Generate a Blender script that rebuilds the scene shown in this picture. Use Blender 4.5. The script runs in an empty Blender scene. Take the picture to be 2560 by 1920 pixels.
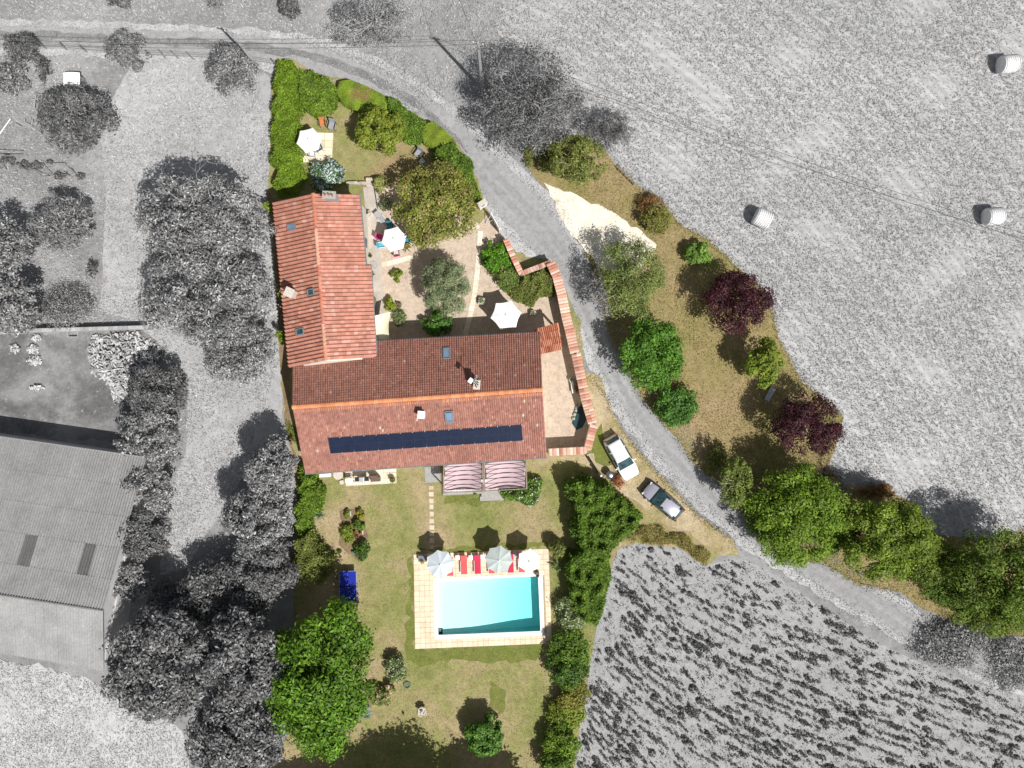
import bpy, bmesh, math, random
import numpy as np
from mathutils import Vector, Matrix
from mathutils.geometry import tessellate_polygon

random.seed(7)
R = np.random.default_rng(11)
C = bpy.context.scene.collection
SC = bpy.context.scene
rad = math.radians

# ------------------------------------------------------------------ camera, sky, sun, exposure
H = 64.0                      # flying height of the drone
S = 0.036                     # metres on the ground per photograph pixel
cam = bpy.data.cameras.new("drone_camera")
cam.sensor_width = 36.0
cam.lens = 36.0 * H / (2560 * S)
cam.clip_start = 0.5
cam.clip_end = 6000
camo = bpy.data.objects.new("drone_camera", cam)
camo.location = (0, 0, H)
camo.rotation_euler = (0, 0, 0)
C.objects.link(camo)
SC.camera = camo

SUN_DIR = Vector((0.40, -0.43, 0.81)).normalized()      # towards the sun
SUN_EL = math.asin(SUN_DIR.z)
world = bpy.data.worlds.new("World")
SC.world = world
world.use_nodes = True
wn = world.node_tree
wn.nodes.clear()
wo = wn.nodes.new("ShaderNodeOutputWorld")
wb = wn.nodes.new("ShaderNodeBackground")
ws = wn.nodes.new("ShaderNodeTexSky")
ws.sky_type = 'NISHITA'
ws.sun_disc = False
ws.sun_elevation = SUN_EL
ws.sun_rotation = math.atan2(SUN_DIR.x, SUN_DIR.y)
ws.altitude = 100
ws.dust_density = 1.5
wb.inputs[1].default_value = 0.065
wh = wn.nodes.new("ShaderNodeHueSaturation")       # hazy, pale summer sky
wh.inputs["Saturation"].default_value = 0.35
wn.links.new(ws.outputs[0], wh.inputs["Color"])
wn.links.new(wh.outputs[0], wb.inputs[0])
wn.links.new(wb.outputs[0], wo.inputs[0])

sun = bpy.data.lights.new("sun", 'SUN')
sun.energy = 4.6
sun.angle = rad(0.53)
sun.color = (1.0, 0.975, 0.935)
suno = bpy.data.objects.new("sun", sun)
suno.rotation_euler = SUN_DIR.to_track_quat('Z', 'Y').to_euler()
suno.location = (30, -30, 60)
C.objects.link(suno)

SC.view_settings.view_transform = 'Standard'
SC.view_settings.look = 'None'
SC.view_settings.exposure = 0.2
SC.view_settings.gamma = 1.0
SC.view_settings.use_curve_mapping = False

# ------------------------------------------------------------------ coordinates
def W(px, py, z=0.0):
    """world point at height z that stands on the ground plan point of the survey"""
    k = S * (H - z) / H
    return Vector(((px - 1280) * k, (960 - py) * k, z))

# ------------------------------------------------------------------ materials
MATS = {}
def _nt(name):
    m = bpy.data.materials.new(name)
    m.use_nodes = True
    nt = m.node_tree
    b = nt.nodes["Principled BSDF"]
    return m, nt, b

def _ramp(nt, src, stops):
    r = nt.nodes.new("ShaderNodeValToRGB")
    e = r.color_ramp.elements
    while len(e) < len(stops):
        e.new(0.5)
    for i, (p, c) in enumerate(stops):
        e[i].position = p
        e[i].color = (*c, 1) if len(c) == 3 else c
    nt.links.new(src, r.inputs[0])
    return r.outputs[0]

def _noise(nt, vec, scale, detail=5, rough=0.6, dist=0.0):
    n = nt.nodes.new("ShaderNodeTexNoise")
    n.inputs["Scale"].default_value = scale
    n.inputs["Detail"].default_value = detail
    n.inputs["Roughness"].default_value = rough
    n.inputs["Distortion"].default_value = dist
    nt.links.new(vec, n.inputs["Vector"])
    return n.outputs[0]

def _mix(nt, fac, a, b, mode='MIX'):
    n = nt.nodes.new("ShaderNodeMix")
    n.data_type = 'RGBA'
    n.blend_type = mode
    for sock, v in ((n.inputs[0], fac), (n.inputs[6], a), (n.inputs[7], b)):
        if isinstance(v, (int, float)):
            sock.default_value = v
        elif isinstance(v, tuple):
            sock.default_value = (*v, 1)
        else:
            nt.links.new(v, sock)
    return n.outputs[2]

def _coord(nt, rot=0.0, scale=(1, 1, 1)):
    g = nt.nodes.new("ShaderNodeNewGeometry")
    mp = nt.nodes.new("ShaderNodeMapping")
    mp.inputs["Rotation"].default_value = (0, 0, rot)
    mp.inputs["Scale"].default_value = scale
    nt.links.new(g.outputs["Position"], mp.inputs["Vector"])
    return mp.outputs[0]

def _bump(nt, b, h, strength, dist):
    bp = nt.nodes.new("ShaderNodeBump")
    bp.inputs["Strength"].default_value = strength
    bp.inputs["Distance"].default_value = dist
    nt.links.new(h, bp.inputs["Height"])
    nt.links.new(bp.outputs[0], b.inputs["Normal"])

def plain(name, col, rough=0.6, var=0.12, scale=6.0, metal=0.0, bump=0.0, spec=0.4):
    """a solid colour with grain and wear"""
    if name in MATS:
        return MATS[name]
    m, nt, b = _nt(name)
    v = _coord(nt)
    n = _noise(nt, v, scale, 6, 0.65)
    lo = tuple(max(0, c * (1 - var * 2)) for c in col)
    hi = tuple(min(1, c * (1 + var * 1.6)) for c in col)
    o = _ramp(nt, n, [(0.3, lo), (0.5, col), (0.72, hi)])
    nt.links.new(o, b.inputs["Base Color"])
    b.inputs["Roughness"].default_value = rough
    b.inputs["Metallic"].default_value = metal
    b.inputs["Specular IOR Level"].default_value = spec
    if bump:
        _bump(nt, b, n, bump, 0.02)
    MATS[name] = m
    return m

def attr_mat(name, rough=0.65, transl=0.0, grain=0.0, gscale=12, spec=0.3):
    """colour comes from the piece itself (attribute col) plus grain"""
    if name in MATS:
        return MATS[name]
    m, nt, b = _nt(name)
    a = nt.nodes.new("ShaderNodeAttribute")
    a.attribute_name = "col"
    c = a.outputs["Color"]
    if grain:
        n = _noise(nt, _coord(nt), gscale, 5, 0.7)
        g = _ramp(nt, n, [(0.3, (1 - grain,) * 3), (0.7, (1 + grain,) * 3)])
        c = _mix(nt, 1.0, c, g, 'MULTIPLY')
        n2 = _noise(nt, _coord(nt), .45, 6, 0.65, .4)          # old and newer patches, lichen
        g2 = _ramp(nt, n2, [(0.34, (.86, .85, .84)), (0.5, (1, 1, 1)), (0.66, (1.10, 1.10, 1.09))])
        c = _mix(nt, 1.0, c, g2, 'MULTIPLY')
    nt.links.new(c, b.inputs["Base Color"])
    b.inputs["Roughness"].default_value = rough
    b.inputs["Specular IOR Level"].default_value = spec
    if transl:
        t = nt.nodes.new("ShaderNodeBsdfTranslucent")
        nt.links.new(c, t.inputs["Color"])
        mx = nt.nodes.new("ShaderNodeMixShader")
        mx.inputs[0].default_value = transl
        nt.links.new(b.outputs[0], mx.inputs[1])
        nt.links.new(t.outputs[0], mx.inputs[2])
        nt.links.new(mx.outputs[0], nt.nodes["Material Output"].inputs[0])
    MATS[name] = m
    return m

def ground_mat(name, fine, broad, fine_scale=3.5, broad_scale=0.12, mixf=0.5, bump=0.5,
               rot=0.0, stretch=(1, 1, 1), mid=1.0, speck=None, speck_scale=1.2, speck_at=0.62, streak=0.0):
    """ground cover: fine grain ramp, broad patches ramp, optional specks and drill streaks"""
    m, nt, b = _nt(name)
    v = _coord(nt)
    nf = _noise(nt, v, fine_scale, 8, 0.78)
    cf = _ramp(nt, nf, fine)
    vb = _coord(nt, rot, stretch)
    nb = _noise(nt, vb, broad_scale, 5, 0.62, 0.4)
    cb = _ramp(nt, nb, broad)
    c = _mix(nt, mixf, cf, cb)
    nm = _noise(nt, v, fine_scale * 0.28, 6, 0.7)
    g = _ramp(nt, nm, [(0.32, (1 - .22 * mid,) * 3), (0.5, (1.0,) * 3), (0.7, (1 + .16 * mid,) * 3)])
    c = _mix(nt, 1.0, c, g, 'MULTIPLY')
    if streak:
        vs = _coord(nt, rot, (0.05, 1.0, 1))
        ns = _noise(nt, vs, 0.55, 4, 0.6, 0.2)
        gs = _ramp(nt, ns, [(0.35, (1 - streak,) * 3), (0.65, (1 + streak,) * 3)])
        c = _mix(nt, 1.0, c, gs, 'MULTIPLY')
    if speck:
        sp = _noise(nt, v, speck_scale, 6, 0.75, 0.5)
        f = _ramp(nt, sp, [(speck_at - 0.05, (0, 0, 0)), (speck_at + 0.05, (1, 1, 1))])
        c = _mix(nt, f, c, speck)
    nt.links.new(c, b.inputs["Base Color"])
    b.inputs["Roughness"].default_value = 0.95
    b.inputs["Specular IOR Level"].default_value = 0.1
    _bump(nt, b, nf, bump, 0.12)
    MATS[name] = m
    return m

def gy(v):
    v *= 0.76
    return (v, v, v * 1.005)

M_meadow = ground_mat("grey_meadow_grass", [(0.30, gy(.20)), (0.48, gy(.33)), (0.66, gy(.47))],
                      [(0.34, gy(.22)), (0.48, gy(.33)), (0.64, gy(.50))], 4.6, 0.11, 0.55, 0.4)
M_tall = ground_mat("grey_tall_grass", [(0.30, gy(.33)), (0.48, gy(.49)), (0.68, gy(.66))],
                    [(0.34, gy(.37)), (0.5, gy(.49)), (0.66, gy(.62))], 4.4, 0.13, 0.55, 0.45)
M_hay = ground_mat("grey_pale_hay", [(0.30, gy(.36)), (0.48, gy(.6)), (0.68, gy(.8))],
                   [(0.34, gy(.46)), (0.5, gy(.6)), (0.66, gy(.72))], 3.2, 0.3, 0.5, 0.45)
def stubble_mat():
    m = ground_mat("grey_stubble", [(0.30, gy(.41)), (0.48, gy(.53)), (0.66, gy(.64))],
                   [(0.36, gy(.43)), (0.5, gy(.52)), (0.64, gy(.59))], 7.0, 0.05, 0.45, 0.22,
                   rad(-42), (0.3, 1, 1), .35, gy(.36), 2.6, 0.655, streak=0.0)
    nt = m.node_tree
    b = nt.nodes["Principled BSDF"]
    src = b.inputs["Base Color"].links[0].from_socket
    g = nt.nodes.new("ShaderNodeNewGeometry")
    out = src
    # drill and mowing lines sweep in wide arcs round the field corner, two sets at different spacing
    for cx_, cy_, sc_, amt, dist in ((-45, -52, 1.5, .075, 1.6), (-45, -52, .62, .06, 2.5), (12, -160, 1.1, .05, 2.0)):
        mp = nt.nodes.new("ShaderNodeMapping")
        mp.inputs["Location"].default_value = (-cx_, -cy_, 0)
        nt.links.new(g.outputs["Position"], mp.inputs["Vector"])
        w = nt.nodes.new("ShaderNodeTexWave")
        w.wave_type = 'RINGS'; w.rings_direction = 'Z'
        w.inputs["Scale"].default_value = sc_ * .314
        w.inputs["Distortion"].default_value = dist
        w.inputs["Detail"].default_value = 4
        w.inputs["Detail Scale"].default_value = .35
        nt.links.new(mp.outputs[0], w.inputs["Vector"])
        f = _ramp(nt, w.outputs[1], [(0.15, (1 - amt,) * 3), (0.5, (1, 1, 1)), (0.9, (1 + amt,) * 3)])
        out = _mix(nt, 1.0, out, f, 'MULTIPLY')
    nt.links.new(out, b.inputs["Base Color"])
    return m
M_stub = stubble_mat()
M_crop = ground_mat("grey_stony_soil", [(0.3, gy(.24)), (0.47, gy(.42)), (0.66, gy(.62))],
                    [(0.3, gy(.32)), (0.5, gy(.42)), (0.7, gy(.48))], 7.0, 0.16, 0.4, 0.4,
                    speck=gy(.85), speck_scale=6.0, speck_at=0.66)
M_kit = ground_mat("grey_garden_soil", [(0.3, gy(.11)), (0.5, gy(.22)), (0.7, gy(.40))],
                   [(0.38, gy(.14)), (0.5, gy(.25)), (0.6, gy(.42))], 4, 0.22, 0.6, 0.6,
                   speck=gy(.85), speck_scale=2.6, speck_at=0.665)
M_road = ground_mat("grey_worn_asphalt", [(0.3, gy(.34)), (0.5, gy(.42)), (0.7, gy(.50))],
                    [(0.32, gy(.34)), (0.5, gy(.42)), (0.66, gy(.50))], 8, 0.16, 0.5, 0.12,
                    speck=gy(.62), speck_scale=2.2, speck_at=0.7)
M_gverge = ground_mat("grey_gravel_verge", [(0.3, gy(.34)), (0.48, gy(.54)), (0.66, gy(.74))],
                      [(0.36, gy(.40)), (0.5, gy(.54)), (0.64, gy(.68))], 4.5, 0.5, 0.5, 0.4, speck=gy(.22), speck_scale=1.6, speck_at=.66)
M_median = ground_mat("grey_road_median_grass", [(0.3, gy(.15)), (0.5, gy(.28)), (0.68, gy(.45))],
                      [(0.3, gy(.2)), (0.5, gy(.3)), (0.7, gy(.4))], 5, 0.5, 0.5, 0.5)
M_lawn = ground_mat("dry_lawn", [(0.3, (.165, .16, .055)), (0.48, (.285, .255, .115)), (0.68, (.44, .385, .23))],
                    [(0.36, (.13, .18, .03)), (0.46, (.225, .235, .075)), (0.55, (.34, .27, .15)), (0.64, (.44, .325, .225))],
                    4.6, 0.17, 0.58, 0.4)
M_orch = ground_mat("dry_orchard_grass", [(0.3, (.15, .13, .05)), (0.48, (.27, .22, .10)), (0.68, (.42, .34, .20))],
                    [(0.34, (.14, .16, .035)), (0.47, (.25, .21, .085)), (0.58, (.31, .235, .125)), (0.68, (.38, .265, .17))],
                    4.6, 0.16, 0.58, 0.4)
M_verge = ground_mat("dry_verge_grass", [(0.3, (.22, .17, .08)), (0.48, (.38, .30, .17)), (0.68, (.58, .50, .35))],
                     [(0.34, (.2, .2, .06)), (0.46, (.36, .29, .16)), (0.6, (.5, .41, .29))], 4.4, 0.35, 0.55, 0.45)
M_green = ground_mat("watered_lawn_edge", [(0.3, (.09, .11, .025)), (0.5, (.155, .18, .045)), (0.7, (.26, .25, .1))],
                     [(0.3, (.10, .14, .02)), (0.5, (.16, .18, .04)), (0.7, (.22, .21, .08))], 4.6, 0.4, 0.5, 0.4)
M_grav = ground_mat("pink_gravel", [(0.3, (.33, .25, .19)), (0.48, (.51, .41, .32)), (0.68, (.70, .60, .49))],
                    [(0.3, (.45, .355, .27)), (0.5, (.51, .41, .32)), (0.7, (.57, .47, .37))], 6.5, 0.2, 0.45, 0.3)
M_park = ground_mat("white_limestone_gravel", [(0.28, (.55, .48, .38)), (0.44, (.72, .66, .55)), (0.66, (.82, .78, .68))],
                    [(0.34, (.56, .48, .36)), (0.48, (.74, .68, .57)), (0.7, (.82, .78, .69))], 3.5, 0.4, 0.5, 0.12)
M_conc = ground_mat("worn_concrete", [(0.3, (.36, .31, .265)), (0.5, (.46, .405, .355)), (0.7, (.55, .5, .45))],
                    [(0.3, (.4, .35, .3)), (0.5, (.46, .41, .36)), (0.7, (.53, .48, .43))], 3, 0.5, 0.5, 0.2)
M_soil = ground_mat("bare_brown_soil", [(0.3, (.13, .085, .05)), (0.5, (.23, .16, .10)), (0.7, (.33, .24, .16))],
                    [(0.3, (.15, .10, .055)), (0.5, (.23, .165, .1)), (0.7, (.3, .22, .14))], 4, 0.4, 0.5, 0.5)

M_leaf = attr_mat("leaf", 0.55, 0.3, 0.0, spec=0.3)
M_tile = attr_mat("clay_tile", 0.8, 0, 0.22, 9)
M_stone = attr_mat("cut_stone", 0.85, 0, 0.14, 7)
M_bark = plain("bark", (.16, .12, .085), 0.9, 0.3, 5, bump=.5)
M_gbark = plain("grey_bark", gy(.24), 0.9, 0.25, 5, bump=.5)
M_pbark = plain("pale_grey_twigs", gy(.52), 0.9, 0.15, 5)
M_lbark = plain("lichen_pale_bark", (.42, .39, .27), 0.9, 0.2, 5)
M_dbark = plain("dark_dead_wood", (.05, .04, .03), 0.9, 0.2, 5)
M_render = plain("lime_render", (.74, .68, .58), 0.9, 0.05, 1.2, bump=.15)
M_white = plain("white_paint", (.82, .82, .80), 0.5, 0.03, 3)
M_canvas = plain("white_canvas", (.86, .86, .85), 0.85, 0.02, 2)
M_bcanvas = plain("blue_grey_canvas", (.52, .57, .61), 0.85, 0.03, 2)
M_gcanvas = plain("green_grey_canvas", (.44, .49, .47), 0.85, 0.06, 2)
M_cream = plain("cream_shade_cloth", (.82, .78, .57), 0.9, 0.02, 2)
M_mauve = plain("mauve_shade_cloth", (.58, .43, .46), 0.9, 0.03, 1.5)
M_steel = plain("galvanised_steel", (.45, .46, .47), 0.35, 0.08, 6, 0.8)
M_alu = plain("pale_aluminium", (.62, .62, .62), 0.4, 0.05, 6, 0.6)
M_black = plain("black_metal", (.02, .02, .022), 0.45, 0.15, 6)
M_rubber = plain("tyre_rubber", (.025, .025, .025), 0.85, 0.15, 20)
M_red = plain("red_sling_fabric", (.55, .03, .075), 0.8, 0.06, 4)
M_fred = plain("faded_red_fabric", (.62, .10, .10), 0.8, 0.06, 4)
M_pink = plain("pink_cushion", (.62, .05, .22), 0.8, 0.06, 5)
M_cyan = plain("cyan_cushion", (.10, .42, .58), 0.8, 0.06, 5)
M_teal = plain("teal_cushion", (.03, .24, .32), 0.8, 0.06, 5)
M_orange = plain("rust_orange_seat", (.52, .19, .07), 0.8, 0.08, 5)
M_rattan = plain("brown_rattan", (.15, .10, .075), 0.8, 0.2, 18)
M_grey = plain("grey_sling_fabric", (.30, .30, .32), 0.8, 0.06, 6)
M_wood = plain("weathered_timber", (.28, .23, .18), 0.85, 0.2, 6)
M_gwood = plain("grey_weathered_timber", gy(.33), 0.85, 0.2, 6)
M_glass = plain("dark_window_glass", (.03, .075, .08), 0.06, 0.45, 3, spec=0.9)
M_sky = plain("roof_window_glass", (.16, .24, .34), 0.08, 0.12, 1.0, spec=0.9)
M_solar = plain("solar_cell", (.012, .019, .045), 0.22, 0.12, 2.0, spec=0.45)
M_lead = plain("lead_grey_flashing", (.17, .19, .21), 0.5, 0.1, 6)
M_terra = plain("terracotta", (.42, .19, .10), 0.8, 0.1, 6)
M_pstone = plain("pale_garden_stone", (.55, .50, .44), 0.9, 0.12, 8, bump=.3)
M_gstone = plain("grey_stone_block", (.36, .35, .33), 0.9, 0.12, 6, bump=.2)
M_gconc = plain("grey_concrete", gy(.44), 0.9, 0.1, 4, bump=.2)
M_fibre = attr_mat("grey_fibre_cement", 0.85, 0, 0.2, 5)
M_liner = plain("white_pool_liner", (.86, .88, .88), 0.6, 0.02, 2)
M_blue = plain("blue_table_board", (.012, .025, .30), 0.35, 0.06, 3)
M_wpaint = plain("white_car_paint", (.84, .85, .86), 0.18, 0.01, 2, spec=0.6)
M_dpaint = plain("charcoal_car_paint", (.025, .027, .035), 0.15, 0.05, 2, spec=0.7)
M_skysheen = plain("painted_sky_sheen", (.43, .43, .50), 0.25, 0.03, 2, 0.25, spec=0.7)  # colour stands for bright sky mirrored in the dark car's upper faces
M_lamp = plain("clear_lamp_glass", (.6, .62, .65), 0.1, 0.05, 4)
M_rlamp = plain("red_lamp_glass", (.4, .02, .02), 0.2, 0.05, 4)
M_straw = plain("grey_straw", gy(.95), 0.95, 0.14, 7, bump=.5)
M_rock = plain("mossy_rock", (.33, .35, .30), 0.9, 0.25, 4, bump=.6)

def water_mat(name, sig, dens, rough=0.03, nscale=2.2):
    m = bpy.data.materials.new(name)
    m.use_nodes = True
    nt = m.node_tree
    nt.nodes.clear()
    out = nt.nodes.new("ShaderNodeOutputMaterial")
    tr = nt.nodes.new("ShaderNodeBsdfTransparent")
    gl = nt.nodes.new("ShaderNodeBsdfGlossy")
    gl.inputs["Roughness"].default_value = rough
    fr = nt.nodes.new("ShaderNodeFresnel")
    fr.inputs["IOR"].default_value = 1.33
    n = _noise(nt, _coord(nt), nscale, 4, 0.6, 0.5)
    bp = nt.nodes.new("ShaderNodeBump")
    bp.inputs["Strength"].default_value = 0.25
    bp.inputs["Distance"].default_value = 0.04
    nt.links.new(n, bp.inputs["Height"])
    nt.links.new(bp.outputs[0], gl.inputs["Normal"])
    nt.links.new(bp.outputs[0], fr.inputs["Normal"])
    mx = nt.nodes.new("ShaderNodeMixShader")
    nt.links.new(fr.outputs[0], mx.inputs[0])
    nt.links.new(tr.outputs[0], mx.inputs[1])
    nt.links.new(gl.outputs[0], mx.inputs[2])
    nt.links.new(mx.outputs[0], out.inputs["Surface"])
    va = nt.nodes.new("ShaderNodeVolumeAbsorption")
    va.inputs["Color"].default_value = (*sig, 1)
    va.inputs["Density"].default_value = dens
    nt.links.new(va.outputs[0], out.inputs["Volume"])
    return m
M_water = water_mat("pool_water", (0.0, .965, .972), 0.50)
M_pond = water_mat("pond_water", (.1, .45, .5), 1.6)

# ------------------------------------------------------------------ objects
def tag(o, label=None, cat=None, group=None, kind=None):
    if label: o["label"] = label
    if cat: o["category"] = cat
    if group: o["group"] = group
    if kind: o["kind"] = kind
    return o

def thing(name, loc, label, cat, group=None, rz=0.0):
    o = bpy.data.objects.new(name, None)
    o.empty_display_size = 0.3
    o.location = loc
    o.rotation_euler = (0, 0, rz)
    C.objects.link(o)
    return tag(o, label, cat, group)

def root_off(parent):
    v = Vector((0, 0, 0))
    p = parent
    while p is not None:
        v += p.location
        p = p.parent
    return v

def link(name, me, parent=None, mat=None):
    o = bpy.data.objects.new(name, me)
    if mat is not None and len(me.materials) == 0:
        me.materials.append(mat)
    C.objects.link(o)
    if parent is not None:
        o.parent = parent
    return o

class MB:
    """collects boxes, prisms, tubes ... and links them as one mesh"""
    def __init__(s):
        s.v, s.f, s.c, s.m = [], [], [], []
        s.col = (1, 1, 1)
        s.mi = 0
    def add(s, vs, fs):
        o = len(s.v)
        s.v += [tuple(x) for x in vs]
        s.c += [s.col] * len(vs)
        for f in fs:
            s.f.append(tuple(i + o for i in f))
            s.m.append(s.mi)
    def box(s, c, size, rz=0.0, taper=1.0):
        x, y, z = [a / 2 for a in size]
        ca, sa = math.cos(rz), math.sin(rz)
        vs = []
        for k, dz in ((1, -z), (taper, z)):
            for dx, dy in ((-x, -y), (x, -y), (x, y), (-x, y)):
                dx *= k; dy *= k
                vs.append((c[0] + dx * ca - dy * sa, c[1] + dx * sa + dy * ca, c[2] + dz))
        s.add(vs, [(3, 2, 1, 0), (4, 5, 6, 7), (0, 1, 5, 4), (1, 2, 6, 5), (2, 3, 7, 6), (3, 0, 4, 7)])
    def bar(s, a, b, w, h):
        a, b = Vector(a), Vector(b)
        d = (b - a).normalized()
        up = Vector((0, 0, 1)) if abs(d.z) < 0.95 else Vector((0, 1, 0))
        sd = d.cross(up).normalized() * w / 2
        u = sd.cross(d).normalized() * h / 2
        vs = [a - sd - u, a + sd - u, a + sd + u, a - sd + u, b - sd - u, b + sd - u, b + sd + u, b - sd + u]
        s.add(vs, [(0, 1, 2, 3), (7, 6, 5, 4), (0, 4, 5, 1), (1, 5, 6, 2), (2, 6, 7, 3), (3, 7, 4, 0)])
    def prism(s, pts, z0, z1):
        """pts world xy, ccw or cw"""
        n = len(pts)
        area = sum(pts[i][0] * pts[(i + 1) % n][1] - pts[(i + 1) % n][0] * pts[i][1] for i in range(n))
        if area < 0: pts = pts[::-1]
        vs = [(p[0], p[1], z0) for p in pts] + [(p[0], p[1], z1) for p in pts]
        s.add(vs, [tuple(range(n - 1, -1, -1)), tuple(range(n, 2 * n))] +
              [(i, (i + 1) % n, n + (i + 1) % n, n + i) for i in range(n)])
    def tube(s, path, r, n=6, cap=True):
        path = [Vector(p) for p in path]
        if not isinstance(r, (list, tuple)): r = [r] * len(path)
        rings = []
        for i, p in enumerate(path):
            d = (path[min(i + 1, len(path) - 1)] - path[max(i - 1, 0)])
            d = d.normalized() if d.length > 1e-6 else Vector((0, 0, 1))
            ref = Vector((1, 0, 0)) if abs(d.x) < 0.9 else Vector((0, 1, 0))
            a = d.cross(ref).normalized(); b = d.cross(a)
            rings.append([p + (a * math.cos(t) + b * math.sin(t)) * r[i] for t in (2 * math.pi * k / n for k in range(n))])
        vs = [q for rg in rings for q in rg]
        fs = []
        for i in range(len(path) - 1):
            for k in range(n):
                fs.append((i * n + k, i * n + (k + 1) % n, (i + 1) * n + (k + 1) % n, (i + 1) * n + k))
        if cap:
            fs.append(tuple(range(n))); fs.append(tuple(range(len(vs) - 1, len(vs) - 1 - n, -1)))
        s.add(vs, fs)
    def lathe(s, c, prof, n=16):
        """prof: (r, z) from bottom to top"""
        vs, fs = [], []
        for r, z in prof:
            for k in range(n):
                t = 2 * math.pi * k / n
                vs.append((c[0] + r * math.cos(t), c[1] + r * math.sin(t), c[2] + z))
        for i in range(len(prof) - 1):
            for k in range(n):
                fs.append((i * n + k, i * n + (k + 1) % n, (i + 1) * n + (k + 1) % n, (i + 1) * n + k))
        fs.append(tuple(range(n - 1, -1, -1)))
        fs.append(tuple(range(len(vs) - n, len(vs))))
        s.add(vs, fs)
    def build(s, name, mat, parent=None, local=False, smooth=False, kind=None, bevel=0.0):
        off = Vector((0, 0, 0)) if (local or parent is None) else root_off(parent)
        me = bpy.data.meshes.new(name)
        me.from_pydata([(x - off.x, y - off.y, z - off.z) for x, y, z in s.v], [], s.f)
        mats = mat if isinstance(mat, list) else [mat]
        for mm in mats: me.materials.append(mm)
        if len(mats) > 1:
            me.polygons.foreach_set("material_index", s.m)
        a = me.attributes.new("col", 'FLOAT_COLOR', 'POINT')
        a.data.foreach_set("color", np.array([(*c, 1) for c in s.c], dtype=np.float32).ravel())
        if smooth:
            me.polygons.foreach_set("use_smooth", [True] * len(me.polygons))
        me.update()
        o = link(name, me, parent)
        if bevel:
            bv = o.modifiers.new("edge", 'BEVEL')
            bv.width = bevel; bv.segments = 2; bv.limit_method = 'ANGLE'
        if kind: o["kind"] = kind
        return o

def roughen(poly, amp, step=14):
    out = []
    n = len(poly)
    for i in range(n):
        a, b = np.array(poly[i], float), np.array(poly[(i + 1) % n], float)
        L = np.linalg.norm(b - a)
        k = max(1, int(L / step))
        for j in range(k):
            p = a + (b - a) * j / k
            out.append((p[0] + random.gauss(0, amp), p[1] + random.gauss(0, amp)))
    return out

def sheet(name, poly, z, mat, holes=(), amp=1.6, kind='structure', parent=None):
    """a ground sheet of plan pixels poly, with holes"""
    rings = [[Vector((*W(*p).xy, 0)) for p in (roughen(poly, amp) if amp else poly)]]
    for h in holes:
        rings.append([Vector((*W(*p).xy, 0)) for p in h])
    tris = tessellate_polygon(rings)
    flat = [p for r in rings for p in r]
    me = bpy.data.meshes.new(name)
    fs = []
    for t in tris:
        a, b, c = [flat[i] for i in t]
        if (b - a).cross(c - a).z < 0: t = (t[0], t[2], t[1])
        fs.append(t)
    me.from_pydata([(p.x, p.y, z) for p in flat], [], fs)
    me.materials.append(mat)
    o = link(name, me, parent)
    if kind: o["kind"] = kind
    return o

def strip(name, pts, z, mat, amp=1.5):
    """pts: (px, py, half width px) along a centre line"""
    P = []
    for i in range(len(pts) - 1):
        k = max(2, int(math.hypot(pts[i + 1][0] - pts[i][0], pts[i + 1][1] - pts[i][1]) / 20))
        for j in range(k):
            t = j / k
            p0 = pts[max(i - 1, 0)]; p1 = pts[i]; p2 = pts[i + 1]; p3 = pts[min(i + 2, len(pts) - 1)]
            P.append([0.5 * ((2 * p1[q]) + (-p0[q] + p2[q]) * t + (2 * p0[q] - 5 * p1[q] + 4 * p2[q] - p3[q]) * t * t
                             + (-p0[q] + 3 * p1[q] - 3 * p2[q] + p3[q]) * t ** 3) for q in range(3)])
    P.append(list(pts[-1]))
    m = MB()
    vs = []
    for i, p in enumerate(P):
        a, b = P[max(i - 1, 0)], P[min(i + 1, len(P) - 1)]
        d = np.array([b[0] - a[0], b[1] - a[1]]); d = d / (np.linalg.norm(d) + 1e-9)
        nx, ny = -d[1], d[0]
        w1, w2 = p[2] + random.gauss(0, amp), p[2] + random.gauss(0, amp)
        for w in (w1, 0, -w2):
            q = W(p[0] + nx * w, p[1] + ny * w)
            vs.append((q.x, q.y, z))
    fs = []
    for i in range(len(P) - 1):
        for k in (0, 1):
            a = i * 3 + k
            fs.append((a, a + 1, a + 4, a + 3))
    m.add(vs, fs)
    o = m.build(name, mat)
    # faces up
    bm = bmesh.new(); bm.from_mesh(o.data)
    bmesh.ops.recalc_face_normals(bm, faces=bm.faces)
    if sum(f.normal.z for f in bm.faces) < 0:
        bmesh.ops.reverse_faces(bm, faces=bm.faces)
    bm.to_mesh(o.data); bm.free()
    o["kind"] = 'structure'
    return o

def in_poly(x, y, poly):
    x = np.asarray(x); y = np.asarray(y)
    r = np.zeros(x.shape, bool)
    n = len(poly)
    for i in range(n):
        x1, y1 = poly[i]; x2, y2 = poly[(i + 1) % n]
        c = ((y1 > y) != (y2 > y)) & (x < (x2 - x1) * (y - y1) / (y2 - y1 + 1e-12) + x1)
        r ^= c
    return r

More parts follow.
